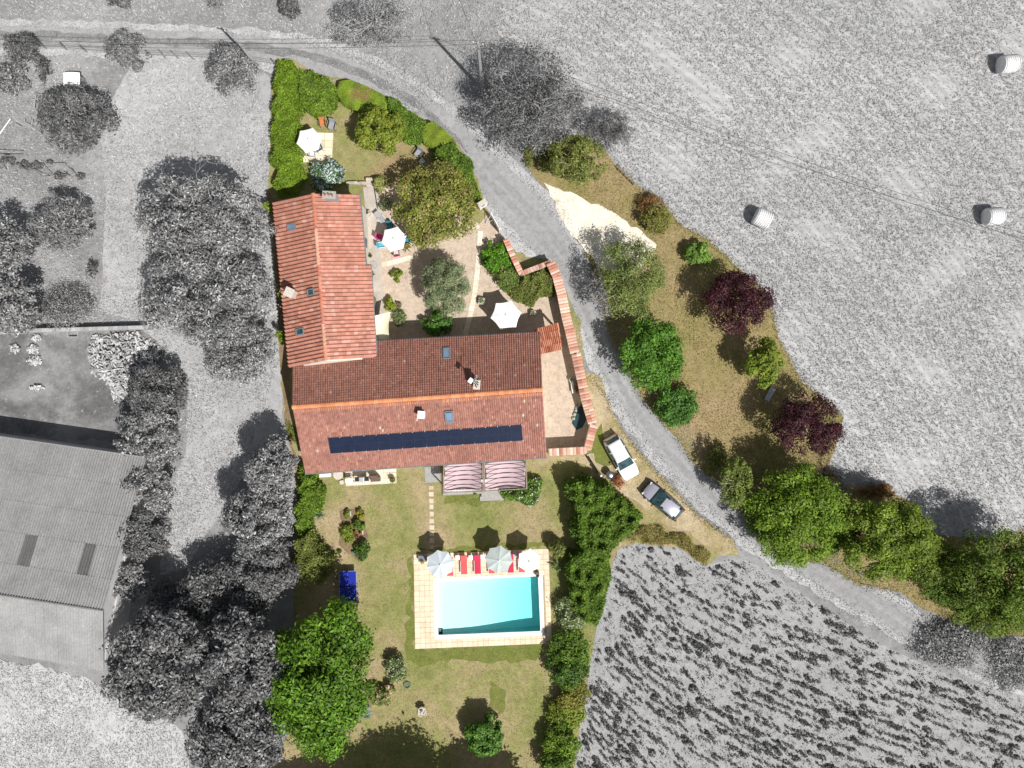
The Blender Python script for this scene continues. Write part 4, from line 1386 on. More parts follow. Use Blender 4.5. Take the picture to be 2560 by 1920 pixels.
plant("shrub", "yellowing bronze shrub in the east garden hedge row", "shrub", 1426, 1735, 48, 43, 1.7, [((.15, .15, .025), .6), ((.2, .17, .04), .25), ((.08, .12, .015), .15)], 3000, .2, .5, trunk=False)
plant("shrub", "lime green shrub low in the east garden hedge row", "shrub", 1412, 1790, 48, 43, 1.7, LIME, 3000, .2, .5, trunk=False)
plant("shrub", "mid green shrub near bottom of east hedge row", "shrub", 1404, 1848, 51, 48, 2.2, GREEN1, 3200, .22, .5, trunk=False)
plant("shrub", "green shrub at the very bottom of east hedge row", "shrub", 1388, 1908, 50, 40, 2.4, GREEN2, 3600, .22, .5, trunk=False)
plant("dead_shrub", "rust coloured dead shrub beside white car bonnet", "shrub", 1546, 1206, 15, 20, .8, [((.32, .12, .05), .7), ((.2, .1, .04), .3)], 500, .16, .3, trunk=False)
hedge("tall_grass", "tall dry olive grass strip north of the crop field", "grass",
      [(1600, 1330), (1650, 1318), (1720, 1350), (1780, 1385), (1772, 1410), (1740, 1400), (1700, 1368), (1640, 1358), (1575, 1355)], .6, [((.16, .15, .035), .6), ((.24, .19, .07), .4)], 3200, .22, .2, .8)

# --- orchard east of the road
plant("fruit_tree", "pruned tree with pale bare branches at north tip of orchard", "tree", 1442, 400, 78, 62, 4.5, OLIVE, 4200, .2, .45, mixed=True, twigs=9, twig_mat=M_lbark, clumps=44, clump_r=.24)
plant("shrub", "olive green bush at northwest tip of orchard", "shrub", 1348, 385, 42, 44, 1.6, OLIVE, 3000, .2, .45, trunk=False, mixed=True)
plant("shrub", "brown and green shrub at field edge of orchard", "shrub", 1635, 545, 42, 40, 1.8, [((.13, .15, .025), .5), ((.12, .085, .03), .3), ((.18, .17, .04), .2)], 2000, .2, .45, trunk=False, mixed=True)
plant("dead_shrub", "dark brown scrubby bush on orchard boundary", "shrub", 1622, 508, 34, 24, 1.3, RUST, 1000, .17, .35, trunk=False, mixed=True)
plant("bush", "small round bright green bush near stubble field edge", "bush", 1747, 632, 34, 35, 2.0, [((.11, .2, .03), .6), ((.16, .25, .05), .25), ((.06, .12, .015), .15)], 2000, .22, .5, trunk=False)
plant("cherry_tree", "airy olive tree with pale branches beside white gravel parking", "tree", 1566, 700, 92, 112, 5.2, [((.125, .165, .04), .55), ((.17, .2, .06), .3), ((.08, .12, .02), .15)], 8200, .2, .35, mixed=True, twigs=12, twig_mat=M_lbark, clumps=70, clump_r=.22)
plant("tree", "dense bright green tree leaning over the road side", "tree", 1625, 885, 82, 92, 5.0, [((.065, .155, .015), .55), ((.10, .2, .025), .3), ((.035, .09, .01), .15)], 8500, .24, .5, mixed=False, clumps=60, clump_r=.25, lumpy=.3)
plant("purple_plum_tree", "dark purple leaved tree by stubble field, upper of two", "tree", 1842, 758, 92, 79, 4.8, PURPLE, 8000, .2, .42, clumps=60, clump_r=.24, lumpy=.22)
plant("purple_plum_tree", "dark purple leaved tree by stubble field, lower of two", "tree", 2016, 1062, 90, 82, 5.0, PURPLE, 8000, .2, .42, clumps=60, clump_r=.24, lumpy=.22)
plant("tree", "lime green spreading young tree between two purple trees", "tree", 1908, 905, 50, 62, 4.2, LIME, 3200, .24, .45, clumps=36, clump_r=.27, lumpy=.35)
plant("bush", "emerald green bush on orchard grass near road", "bush", 1690, 1014, 54, 50, 2.6, [((.06, .145, .02), .55), ((.085, .18, .03), .3), ((.035, .08, .012), .15)], 3800, .24, .45, trunk=False, lumpy=.35)
plant("fruit_tree", "thin yellow green tree with bare twigs by lower road", "tree", 1836, 1205, 42, 68, 4.6, [((.12, .17, .03), .6), ((.17, .2, .05), .4)], 2600, .22, .4, twigs=7, twig_mat=M_lbark, clumps=34, clump_r=.26)
plant("tree", "broad fresh green tree beside lower road, west of three", "tree", 1990, 1290, 130, 128, 6.2, [((.105, .175, .012), .55), ((.145, .215, .02), .3), ((.055, .11, .01), .15)], 15000, .24, .45, clumps=95, clump_r=.21, lumpy=.22)
plant("tree", "broad yellow green tree beside lower road, middle of three", "tree", 2212, 1345, 119, 113, 6.2, [((.11, .165, .012), .55), ((.155, .205, .025), .3), ((.055, .10, .01), .15)], 13000, .24, .45, clumps=85, clump_r=.21, lumpy=.28)
plant("tree", "dark olive tree at right edge, east of three by road", "tree", 2508, 1440, 139, 128, 7.0, [((.075, .12, .01), .55), ((.12, .165, .02), .3), ((.04, .08, .008), .15)], 14000, .24, .45, clumps=85, clump_r=.21, lumpy=.3)
plant("tree", "low dark green tree under the right edge tree", "tree", 2372, 1450, 75, 60, 3.6, [((.06, .11, .01), .55), ((.10, .15, .015), .3), ((.035, .07, .008), .15)], 5200, .22, .45, clumps=45, clump_r=.26, mixed=True)
plant("shrub", "rusty scrub above the middle tree at field edge", "shrub", 2195, 1232, 46, 24, 1.0, RUST, 1600, .18, .35, trunk=False, mixed=False)
plant("shrub", "grey scrub under the right edge trees by road end", "shrub", 2400, 1608, 120, 62, 1.5, G_MID, 5200, .2, .45, trunk=False)
plant("shrub", "grey scrub at right edge south of dark olive tree", "shrub", 2540, 1660, 75, 70, 1.3, G_MID, 3400, .2, .45, trunk=False)

plant("tree", "low green tree in gap between west and middle roadside trees", "tree", 2098, 1330, 52, 62, 3.8, GREEN1, 3000, .22, .45, clumps=34, clump_r=.27)
plant("tree", "low olive tree in gap between middle and right edge trees", "tree", 2330, 1400, 72, 62, 4.2, [((.075, .115, .012), .6), ((.11, .15, .02), .4)], 4600, .22, .45, clumps=40, clump_r=.26)
plant("tree", "dark olive tree at right edge below the tallest one", "tree", 2480, 1530, 112, 62, 3.6, [((.08, .125, .012), .6), ((.12, .16, .02), .4)], 6500, .22, .45, clumps=50, clump_r=.25)
plant("shrub", "green bramble along road foot of west roadside tree", "shrub", 1905, 1300, 44, 62, 1.8, GREEN1, 2400, .2, .5, trunk=False)
plant("shrub", "low green scrub along orchard road edge by young tree", "shrub", 1790, 1150, 34, 40, 1.0, OLIVE, 1000, .18, .4, trunk=False)

# --- bare dark shrub on the field edge
bs = thing("bare_shrub", W(2058, 1190), "leafless dark twiggy shrub below lower purple tree", "shrub")
m = MB()
for q in range(16):
    a = random.uniform(-.3, 3.5)
    branch_net(m, (0, 0, 0), (math.cos(a), math.sin(a), random.uniform(.5, 1.3)), 1.2, .035, 2, .45, 3)
m.build("branch", M_dbark, bs, local=True)
m = MB()
for q in range(9):
    a = random.uniform(-1.2, .3)
    branch_net(m, (.8, -.6, 0), (math.cos(a), math.sin(a), random.uniform(.4, 1)), 1.1, .03, 2, .4, 3)
m.build("pale_branch", M_gwood, bs, local=True)

# --- grey surroundings
plant("tree", "large grey tree with pale bare branches beside power pole", "tree", 1325, 258, 148, 145, 6.5, G_DARK, 12500, .19, .4, bark=M_gbark, twigs=34, twig_mat=M_pbark, clumps=90, clump_r=.2, bare=1)
plant("tree", "low grey scrubby tree between big grey tree and field", "tree", 1520, 325, 66, 58, 3.0, G_DARK, 3600, .17, .35, bark=M_gbark, clumps=44, clump_r=.24)
plant("tree", "bare pale branched tree at top edge north of track", "tree", 930, 55, 105, 68, 4.2, G_MID, 3200, .17, .35, bark=M_gbark, twigs=26, twig_mat=M_pbark, clumps=44, clump_r=.22, bare=1)
plant("shrub", "small dark grey shrub at top edge left of bare tree", "shrub", 722, 24, 27, 27, 1.6, G_DARK, 1100, .18, .45, trunk=False)
plant("shrub", "grey shrub cut by top edge above the track", "shrub", 300, 2, 34, 20, 1.5, G_DARK, 900, .18, .45, trunk=False)
plant("shrub", "thin pale twiggy shrub at top edge of the meadow", "shrub", 540, 4, 24, 16, 1.3, G_LITE, 350, .16, .4, trunk=False, twigs=6)
plant("tree", "light grey fruit tree beside track fence, left of pair", "tree", 318, 128, 52, 52, 3.6, G_LITE, 2600, .2, .4, bark=M_gbark, twigs=6, clumps=34, clump_r=.26, lumpy=.35)
plant("tree", "mid grey fruit tree beside track, right of pair", "tree", 580, 178, 70, 66, 4.0, G_MID, 4200, .2, .4, bark=M_gbark, twigs=8, clumps=44, clump_r=.25, lumpy=.3)
plant("tree", "grey tree at left edge beside the track", "tree", 55, 128, 44, 44, 3.2, G_DARK, 2000, .2, .4, bark=M_gbark, clumps=30, clump_r=.27)
plant("shrub", "small spindly grey shrub left of white box", "shrub", 112, 178, 20, 30, 1.6, G_DARK, 520, .18, .4, trunk=False)
plant("shrub", "low grey bush at left edge under the track tree", "shrub", 30, 195, 45, 42, 1.4, G_MID, 1900, .2, .45, trunk=False)
plant("tree", "dense dark grey round tree south of white box", "tree", 184, 300, 98, 88, 4.6, [(gy(.16), .5), (gy(.26), .3), (gy(.08), .2)], 9000, .22, .45, bark=M_gbark, clumps=66, clump_r=.23)
plant("tree", "pale grey tree with bare lower branches in left meadow", "tree", 152, 560, 78, 72, 4.6, G_LITE, 4600, .22, .42, bark=M_gbark, twigs=9, clumps=44, clump_r=.25, lumpy=.3)
plant("tree", "grey tree at left edge, upper of two", "tree", 12, 620, 72, 82, 6.0, G_MID, 5000, .26, .45, bark=M_gbark, clumps=44, clump_r=.26, lumpy=.3)
plant("tree", "grey tree at left edge, lower of two above wall", "tree", 28, 765, 74, 78, 6.0, G_MID, 5200, .26, .45, bark=M_gbark, clumps=44, clump_r=.26, lumpy=.3)
plant("shrub", "round grey bush leaning over the stone wall", "shrub", 172, 770, 60, 56, 2.4, G_MID, 4600, .18, .3, trunk=False, clumps=30, clump_r=.4, lumpy=.1)
plant("sapling", "tiny grey sapling alone in the left meadow", "tree", 230, 676, 17, 22, 1.6, G_DARK, 300, .18, .4)
plant("walnut_tree", "huge grey walnut west of house, northern crown", "tree", 508, 556, 162, 122, 9.5, G_MID, 15000, .26, .4, bark=M_gbark, twigs=14, clumps=95, clump_r=.2, lumpy=.25)
plant("walnut_tree", "huge grey walnut west of house, middle crown", "tree", 520, 738, 168, 132, 9.5, G_MID, 16000, .26, .4, bark=M_gbark, twigs=14, clumps=95, clump_r=.2, lumpy=.25)
plant("walnut_tree", "grey spreading tree west of house, southern crown", "tree", 595, 880, 92, 82, 5.0, G_MID, 7000, .22, .4, bark=M_gbark, twigs=5, clumps=60, clump_r=.22, lumpy=.25)
plant("hedge_tree", "dark grey tree at head of boundary hedge row", "tree", 392, 975, 72, 72, 4.6, G_DARK, 6200, .24, .45, bark=M_gbark, clumps=46, clump_r=.27)
plant("hedge_tree", "grey tree of boundary hedge beside the barn corner", "tree", 375, 1100, 88, 75, 4.8, G_MID, 7600, .24, .45, bark=M_gbark, clumps=54, clump_r=.25)
plant("hedge_tree", "grey tree of boundary hedge beside barn middle", "tree", 378, 1215, 66, 66, 4.2, G_MID, 5400, .24, .45, bark=M_gbark, clumps=44, clump_r=.27)
plant("hedge_tree", "dark grey tree of boundary hedge by barn ridge", "tree", 362, 1330, 66, 72, 4.4, G_DARK, 5600, .24, .45, bark=M_gbark, clumps=44, clump_r=.27)
plant("hedge_tree", "grey tree at foot of boundary hedge row", "tree", 322, 1448, 58, 58, 3.8, G_MID, 4200, .24, .45, bark=M_gbark, clumps=40, clump_r=.28)
plant("tree", "grey tree by southwest house corner", "tree", 685, 1180, 66, 82, 6.0, G_MID, 6400, .26, .45, bark=M_gbark, clumps=46, clump_r=.27, lumpy=.28)
plant("tree", "grey tree west of the green hedge, middle of row", "tree", 645, 1300, 88, 82, 6.5, G_MID, 7600, .26, .45, bark=M_gbark, clumps=54, clump_r=.26, lumpy=.3)
plant("tree", "grey tree west of ping pong table", "tree", 668, 1415, 82, 72, 6.0, G_DARK, 6600, .26, .45, bark=M_gbark, clumps=50, clump_r=.26, lumpy=.3)
plant("tree", "low grey tree in shade between barn corner and oaks", "tree", 452, 1512, 84, 66, 3.2, G_DARK, 4200, .26, .45, bark=M_gbark, clumps=40, clump_r=.27)
plant("oak_tree", "biggest dark grey tree in southwest corner", "tree", 402, 1660, 128, 150, 9.0, [(gy(.17), .45), (gy(.33), .28), (gy(.08), .27)], 14000, .32, .45, bark=M_gbark, clumps=85, clump_r=.22, lumpy=.32)
plant("oak_tree", "grey tree between southwest oak and magnolia", "tree", 608, 1640, 118, 128, 8.5, [(gy(.17), .45), (gy(.33), .28), (gy(.08), .27)], 12000, .32, .45, bark=M_gbark, clumps=76, clump_r=.22, lumpy=.32)
plant("oak_tree", "grey tree at bottom edge left of magnolia", "tree", 590, 1840, 125, 118, 8.0, [(gy(.17), .45), (gy(.33), .28), (gy(.08), .27)], 12500, .32, .45, bark=M_gbark, clumps=76, clump_r=.22, lumpy=.32)
plant("oak_tree", "shaded grey tree north of the southwest oak", "tree", 575, 1480, 118, 92, 4.5, G_DARK, 7500, .28, .45, bark=M_gbark, clumps=50, clump_r=.26)
for (px, py, rx, ry, lab) in ((82, 876, 14, 16, "white flowering plant at left edge of kitchen garden"), (87, 900, 18, 13, "largest white flowering plant in kitchen garden"),
                              (38, 872, 13, 12, "small white flowering plant near left edge"), (92, 970, 18, 8, "low white flowering plant near barn shadow"), (92, 848, 10, 14, "narrow white flowering plant below stone wall")):
    plant("flowering_plant", lab, "plant", px, py, rx, ry, .5, G_WHITE, 420, .14, .8, trunk=False)

# ------------------------------------------------------------------ crop rows
def crop_mesh(seed):
    n = 34
    a = R.uniform(0, 6.28, n); r = .24 * np.sqrt(R.random(n))
    P = np.stack([np.cos(a) * r * 1.15, np.sin(a) * r * .8, .08 + .28 * R.random(n) * (1 - r / .3)], 1)
    N = unit(R.normal(0, .45, (n, 3)) + np.array([0, 0, 1]))
    col = pick([(gy(.085), .5), (gy(.15), .3), (gy(.05), .2)], n)
    return leaf_mesh("crop_plant", P, N, .15 * (.7 + .7 * R.random(n)), .7, col)
crop_vars = [crop_mesh(i) for i in range(8)]
CROPN = 0
def fslope(x): return .30 + .85 * math.exp(-(x - 1480) / 230)
def fint(x): return .30 * x - .85 * 230 * math.exp(-(x - 1480) / 230)
crops = []
row = 0
CROPV = [(x, y) for x, y in CROP]
for k in range(-80, 120):
    x = 1440.0
    y00 = 1500 + k * 23
    wob = random.uniform(0, 6.28)
    on = True
    while x < 2600:
        sl = fslope(x)
        y = y00 + fint(x) - fint(1480) * 1.0 + 4 * math.sin(x / 90 + wob)
        step = random.uniform(8, 14) / math.sqrt(1 + sl * sl)
        x += step
        if y < 1330 or y > 1950: continue
        dens = .50 + .26 * min(1, max(0, (y - 1430) / 330)) - .12 * max(0, (x - 2150) / 410)
        dens += .10 * math.sin(x * .013 + 2 * math.sin(y * .011))
        if random.random() < .55: on = random.random() < dens      # runs and gaps along a row
        if not on: continue
        crops.append((x + random.gauss(0, 2), y + random.gauss(0, 2.6), math.atan(sl)))
crops = [c for c in crops if bool(in_poly(np.array([c[0]]), np.array([c[1]]), [(x + 0, y) for x, y in CROP])[0]) and bool(in_poly(np.array([c[0] - 14]), np.array([c[1] - 10]), CROP)[0])
         and not (c[0] > 2310 and c[1] < 1690)]
random.shuffle(crops)
sizes = [random.uniform(.55, 1.0) if random.random() < .8 else random.uniform(1.0, 1.6) for _ in crops]
order = sorted(range(len(crops)), key=lambda i: -sizes[i])
big, rest = order[:300], order[300:]
for i in big:
    x, y, a = crops[i]
    o = link("crop_plant", random.choice(crop_vars))
    o.location = (*W(x, y, .2).xy, .008)
    o.rotation_euler = (0, 0, -a + random.gauss(0, .25))
    o.scale = (sizes[i], sizes[i] * random.uniform(.8, 1.2), sizes[i] * .9)
    tag(o, "dark low clump of crop plants on pale stony field soil", "crop plant", "crop plants in rows on the stony field")
WP = np.stack([R.uniform(1440, 2600, 5200), R.uniform(1350, 1940, 5200)], 1)
WP = WP[in_poly(WP[:, 0], WP[:, 1], CROP)]
wn_ = len(WP)
wx_ = np.repeat(WP, 4, 0) + R.normal(0, 3.2, (wn_ * 4, 2))
o = link("weeds", leaf_mesh("weeds", np.stack([(wx_[:, 0] - 1280) * S, (960 - wx_[:, 1]) * S, R.uniform(.04, .16, wn_ * 4)], 1), unit(R.normal(0, .5, (wn_ * 4, 3)) + np.array([0, 0, 1])),
                          .12 * (.5 + R.random(wn_ * 4)), .6, pick([(gy(.20), .5), (gy(.30), .3), (gy(.10), .2)], wn_ * 4)))
tag(o, "small grey weeds between the crop rows", "weeds", kind="stuff")
if rest:
    PP, NN, CC, ZZ = [], [], [], []
    for i in rest:
        x, y, a = crops[i]
        c = W(x, y, .2); n = 18; s = sizes[i]
        q = np.stack([R.normal(0, .13 * s, n), R.normal(0, .09 * s, n), R.uniform(.06, .3, n)], 1)
        ca, sa = math.cos(-a), math.sin(-a)
        PP.append(np.stack([q[:, 0] * ca - q[:, 1] * sa + c.x, q[:, 0] * sa + q[:, 1] * ca + c.y, q[:, 2]], 1))
        NN.append(unit(R.normal(0, .5, (n, 3)) + np.array([0, 0, 1])))
        CC.append(pick([(gy(.095), .5), (gy(.16), .3), (gy(.055), .2)], n)); ZZ.append(.14 * (.7 + .6 * R.random(n)))
    o = link("crop_foliage", leaf_mesh("crop_foliage", np.concatenate(PP), np.concatenate(NN), np.concatenate(ZZ), .7, np.concatenate(CC)))
    tag(o, "smaller crop plants scattered between the rows", "crop plants", kind="stuff")

# ------------------------------------------------------------------ grass blades as ground cover
def grass(name, label, polys, n, h, pal, width=.03, avoid=(), mixed=False, tilt=.6, clump=1.0):
    xs = [p[0] for q in polys for p in q]; ys = [p[1] for q in polys for p in q]
    x0, x1 = max(min(xs), -40), min(max(xs), 2600); y0, y1 = max(min(ys), -40), min(max(ys), 1960)
    acc = np.zeros((0, 2)); guard = 0
    while len(acc) < n and guard < 60:
        guard += 1
        q = np.stack([R.uniform(x0, x1, n), R.uniform(y0, y1, n)], 1)
        ok = np.zeros(len(q), bool)
        for p in polys: ok |= in_poly(q[:, 0], q[:, 1], p)
        for p in avoid: ok &= ~in_poly(q[:, 0], q[:, 1], p)
        # patchy
        f = np.sin(q[:, 0] * .021 + 1.3 * np.sin(q[:, 1] * .017)) + np.sin(q[:, 1] * .027 + 1.7 * np.sin(q[:, 0] * .013)) + R.normal(0, .8, len(q))
        ok &= (f > -1.2 * clump)
        acc = np.concatenate([acc, q[ok]])
    acc = acc[:n]; n = len(acc)
    x = (acc[:, 0] - 1280) * S; y = (960 - acc[:, 1]) * S
    a = R.uniform(0, 6.28, n); ln = h * (.5 + R.random(n))
    dx, dy = np.cos(a) * ln * tilt, np.sin(a) * ln * tilt
    wx, wy = -np.sin(a) * width, np.cos(a) * width
    v = np.zeros((n, 3, 3))
    v[:, 0] = np.stack([x - wx, y - wy, np.full(n, .03)], 1)
    v[:, 1] = np.stack([x + wx, y + wy, np.full(n, .03)], 1)
    v[:, 2] = np.stack([x + dx, y + dy, .03 + ln], 1)
    me = bpy.data.meshes.new(name)
    me.vertices.add(3 * n); me.vertices.foreach_set("co", v.astype(np.float32).ravel())
    me.loops.add(3 * n); me.loops.foreach_set("vertex_index", np.arange(3 * n, dtype=np.int32))
    me.polygons.add(n); me.polygons.foreach_set("loop_start", np.arange(0, 3 * n, 3, dtype=np.int32))
    me.update(calc_edges=True)
    at = me.attributes.new("col", 'FLOAT_COLOR', 'POINT')
    c4 = np.ones((n, 3, 4), dtype=np.float32)
    c4[:, :, :3] = pick(pal, n, .25)[:, None, :]
    at.data.foreach_set("color", c4.ravel())
    me.materials.append(M_leaf)
    o = link(name, me)
    tag(o, label, "grass", kind="stuff")
    return o
LEFT = [(-40, -20), (1240, -20), (1290, 120), (1020, 300), (900, 160), (640, 60), (0, 40)]
LEFT2 = [(-40, 130), (640, 165), (676, 330), (672, 470), (700, 900), (600, 1200), (470, 1420), (400, 1440), (470, 950), (350, 820), (-40, 820)]
HOUSEZ = [[(715, 880), (1400, 800), (1490, 1060), (1370, 1190), (750, 1190)], [(680, 480), (960, 470), (960, 870), (720, 930)], TERR, COURT]
grass("meadow_grass", "grey unmown grass on the meadows", [LEFT, LEFT2, SWFIELD], 60000, .12, [(gy(.42), .5), (gy(.54), .3), (gy(.26), .2)], .03, tilt=1.3)
grass("stubble_straw", "grey cut straw lying on the stubble field", [STUB], 70000, .14, [(gy(.34), .6), (gy(.42), .3), (gy(.22), .1)], .03, tilt=1.3)
grass("lawn_grass", "dry and green grass on the garden lawn", [GARDEN], 42000, .05, [((.32, .26, .13), .45), ((.19, .20, .055), .35), ((.35, .29, .16), .2)], .03, avoid=HOUSEZ, tilt=.9)
grass("orchard_long_grass", "dry grass under the orchard trees", [ORCH], 30000, .10, [((.25, .20, .09), .5), ((.15, .145, .04), .3), ((.34, .27, .14), .2)], .03, avoid=[PARK], tilt=.9)

def along(name, label, lines, n, h, pal, spread, width=.035):
    acc = []
    for pts in lines:
        seg = [math.hypot(b[0] - a[0], b[1] - a[1]) for a, b in zip(pts[:-1], pts[1:])]
        T = sum(seg)
        for q in range(int(n * T / 1000)):
            t = random.uniform(0, T)
            for (a, b), L in zip(zip(pts[:-1], pts[1:]), seg):
                if t <= L:
                    dx, dy = (b[0] - a[0]) / L, (b[1] - a[1]) / L
                    o = random.gauss(0, spread)
                    acc.append((a[0] + dx * t - dy * o, a[1] + dy * t + dx * o)); break
                t -= L
    acc = np.array(acc); m_ = len(acc)
    P = np.stack([(acc[:, 0] - 1280) * S, (960 - acc[:, 1]) * S, .035 + R.random(m_) * h], 1)
    N = unit(R.normal(0, .6, (m_, 3)) + np.array([0, 0, 1]))
    o = link(name, leaf_mesh(name, P, N, .11 * (.5 + R.random(m_)), .45, pick(pal, m_, .25)))
    tag(o, label, "grass", kind="stuff")
def offset(pts, k):
    out = []
    for i, p in enumerate(pts):
        a, b = pts[max(i - 1, 0)], pts[min(i + 1, len(pts) - 1)]
        d = math.hypot(b[0] - a[0], b[1] - a[1])
        out.append((p[0] - (b[1] - a[1]) / d * p[2] * k, p[1] + (b[0] - a[0]) / d * p[2] * k))
    return [q for q in out if -60 < q[0] < 2620]
along("roadside_grass", "grey grass tufts and gravel along both road edges", [offset(ROADL, 1.05), offset(ROADL, -1.05), offset(ROADL, .85), offset(ROADL, -.85), offset(ROADL, 1.3), offset(ROADL, -1.3)],
      1000, .05, [(gy(.36), .4), (gy(.48), .45), (gy(.22), .15)], 6)
along("median_grass", "grey grass growing between wheel tracks of the lane", [[(-40, 88), (200, 94), (420, 104), (640, 118), (790, 144), (900, 182), (1010, 240), (1090, 300), (1170, 380)]],
      2200, .05, [(gy(.28), .45), (gy(.38), .35), (gy(.17), .2)], 5)
along("verge_weeds", "dry weeds along the boundary of garden and verge", [[(1470, 940), (1512, 985), (1532, 1035), (1560, 1085), (1592, 1125), (1632, 1172), (1690, 1230), (1735, 1282), (1790, 1322), (1832, 1352)]],
      2500, .08, [((.24, .19, .08), .5), ((.14, .15, .03), .3), ((.34, .28, .16), .2)], 5)
along("orchard_weeds", "dry weeds along the orchard roadside edge", [[(2250, 1480), (2150, 1462), (2050, 1405), (1980, 1400), (1920, 1368), (1880, 1318), (1835, 1250), (1792, 1200), (1735, 1160), (1702, 1108), (1642, 1038), (1600, 985), (1560, 905), (1532, 855), (1512, 795), (1492, 720), (1472, 655)],
      [(1540, 412), (1600, 472), (1658, 508), (1700, 562), (1772, 600), (1835, 662), (1905, 722), (1935, 790), (1950, 855), (2010, 962), (2110, 1042)]],
      2200, .10, [((.20, .17, .07), .45), ((.11, .13, .025), .35), ((.28, .23, .12), .2)], 5)

# ------------------------------------------------------------------ pool and terrace
tp = thing("pool_terrace", W(1207, 1600), "cream paved terrace around the swimming pool", "terrace")
def bil(q, u, v):
    a, b, c, d = [Vector((*W(*p).xy, 0)) for p in q]
    return (a * (1 - u) + b * u) * (1 - v) + (d * (1 - u) + c * u) * v
pv = []
for q in range(10):
    c = random.choice([(.76, .63, .46), (.78, .66, .49), (.75, .61, .44), (.73, .59, .43)])
    pv.append(jit(c, .02))
NUx, NVy = 26, 18
tl = 0
inner = [W(*p).xy[:] for p in POOL_OUT]
ipx = POOL_OUT
pmeshes = {}
for i in range(NUx):
    for j in range(NVy):
        u, v = (i + .5) / NUx, (j + .5) / NVy
        p = bil(TERR, u, v)
        gx, gy_ = to_px(p.x, p.y)
        if in_poly(np.array([gx]), np.array([gy_]), POOL_OUT)[0]: continue
        key = R.integers(0, 10)
        m = MB(); m.col = pv[key]
        if key not in pmeshes:
            wx = (bil(TERR, 1, .5) - bil(TERR, 0, .5)).length / NUx - .022
            wy = (bil(TERR, .5, 1) - bil(TERR, .5, 0)).length / NVy - .022
            m.box((0, 0, 0), (wx, wy, .06))
            me = bpy.data.meshes.new("paver"); me.from_pydata(m.v, [], m.f); me.materials.append(M_stone)
            at = me.attributes.new("col", 'FLOAT_COLOR', 'POINT'); at.data.foreach_set("color", np.array([(*q, 1) for q in m.c], dtype=np.float32).ravel())
            pmeshes[key] = me
        o = link("paver", pmeshes[key], tp)
        o.location = p - root_off(tp) + Vector((0, 0, .03 + random.uniform(-.003, .003)))
        o.rotation_euler = (0, 0, rad(2.4))
bd = MB()
ring_o = [W(*p) for p in TERR]; ring_i = [W(*p) for p in POOL_OUT]
for i in range(4):
    k = (i + 1) % 4
    bd.add([(*ring_o[i].xy, .036), (*ring_o[k].xy, .036), (*ring_i[k].xy, .036), (*ring_i[i].xy, .036)], [(0, 1, 2, 3)])
bd.build("mortar_bed", plain("mortar", (.42, .33, .23), .9), tp)

pl = thing("swimming_pool", W(1220, 1515), "rectangular swimming pool with white rim and turquoise water", "pool")
cp = MB()
po = [W(*p) for p in POOL_OUT]; pi_ = [W(*p) for p in POOL_IN]
for i in range(4):
    k = (i + 1) % 4
    vs = []
    for z in (.03, .085):
        vs += [(*po[i].xy, z), (*po[k].xy, z), (*pi_[k].xy, z), (*pi_[i].xy, z)]
    cp.add(vs, [(3, 2, 1, 0), (4, 5, 6, 7), (0, 1, 5, 4), (2, 3, 7, 6)])
cp.build("pool_rim", M_white, pl)
# basin: shallow in the west, deeper in the east
bs_ = MB()
def ZF(u):
    return -.50 - .95 * (1 / (1 + math.exp(-(u - .6) * 6)))
NP = 24
vs, fs = [], []
for i in range(NP + 1):
    u = i / NP
    n_, s_ = pi_[0].lerp(pi_[1], u), pi_[3].lerp(pi_[2], u)
    for p, z in ((n_, .08), (n_, ZF(u)), (s_, ZF(u)), (s_, .08)):
        vs.append((p.x, p.y, z))
for i in range(NP):
    for k in range(3):
        a = i * 4 + k
        fs.append((a, a + 1, a + 5, a + 4))
fs.append((0, 1, 2, 3)); fs.append((NP * 4 + 3, NP * 4 + 2, NP * 4 + 1, NP * 4))
bs_.add(vs, fs)
bs_.build("basin", M_liner, pl)
wt = MB()
ctr = (pi_[0] + pi_[1] + pi_[2] + pi_[3]) / 4
vs, fs = [], []
wi = [ctr + (p - ctr) * .999 for p in pi_]
for i in range(NP + 1):
    u = i / NP
    n_, s_ = wi[0].lerp(wi[1], u), wi[3].lerp(wi[2], u)
    for p, z in ((n_, -.07), (n_, ZF(u) + .01), (s_, ZF(u) + .01), (s_, -.07)):
        vs.append((p.x, p.y, z))
for i in range(NP):
    for k in range(4):
        a, b = i * 4 + k, i * 4 + (k + 1) % 4
        fs.append((b, a, a + 4, b + 4))
fs.append((0, 1, 2, 3)); fs.append((NP * 4 + 3, NP * 4 + 2, NP * 4 + 1, NP * 4))
wt.add(vs, fs)
wo_ = wt.build("water", M_water, pl)
bm = bmesh.new(); bm.from_mesh(wo_.data); bmesh.ops.recalc_face_normals(bm, faces=bm.faces); bm.to_mesh(wo_.data); bm.free()
# steel ladder at the east end
lm = MB()
for dy in (-.22, .22):
    p = W(1347, 1460)
    lm.tube([(p.x + .45, p.y + dy, .08), (p.x + .4, p.y + dy, .6), (p.x - .1, p.y + dy, .75), (p.x - .22, p.y + dy, .5), (p.x - .22, p.y + dy, -.9)], .025, 6)
pc = W(1101, 1576, -.55)
rb = thing("pool_robot", (pc.x, pc.y, -.75), "black pool cleaning robot in southwest corner of pool", "pool robot")
m = MB(); m.box((pc.x, pc.y, -.58), (.42, .44, .2)); m.build("body", M_black, rb, bevel=.04)
for dx in (-.2, .2):
    m = MB(); m.box((pc.x + dx, pc.y, -.62), (.09, .5, .16)); m.build("track", M_rubber, rb, bevel=.03)
m = MB(); m.box((pc.x, pc.y + .02, -.47), (.16, .2, .05)); m.build("handle", M_alu, rb)
pc = W(1343, 1432)
pb = thing("pool_filter_box", pc, "brown stone filter housing at northeast corner of pool", "filter box")
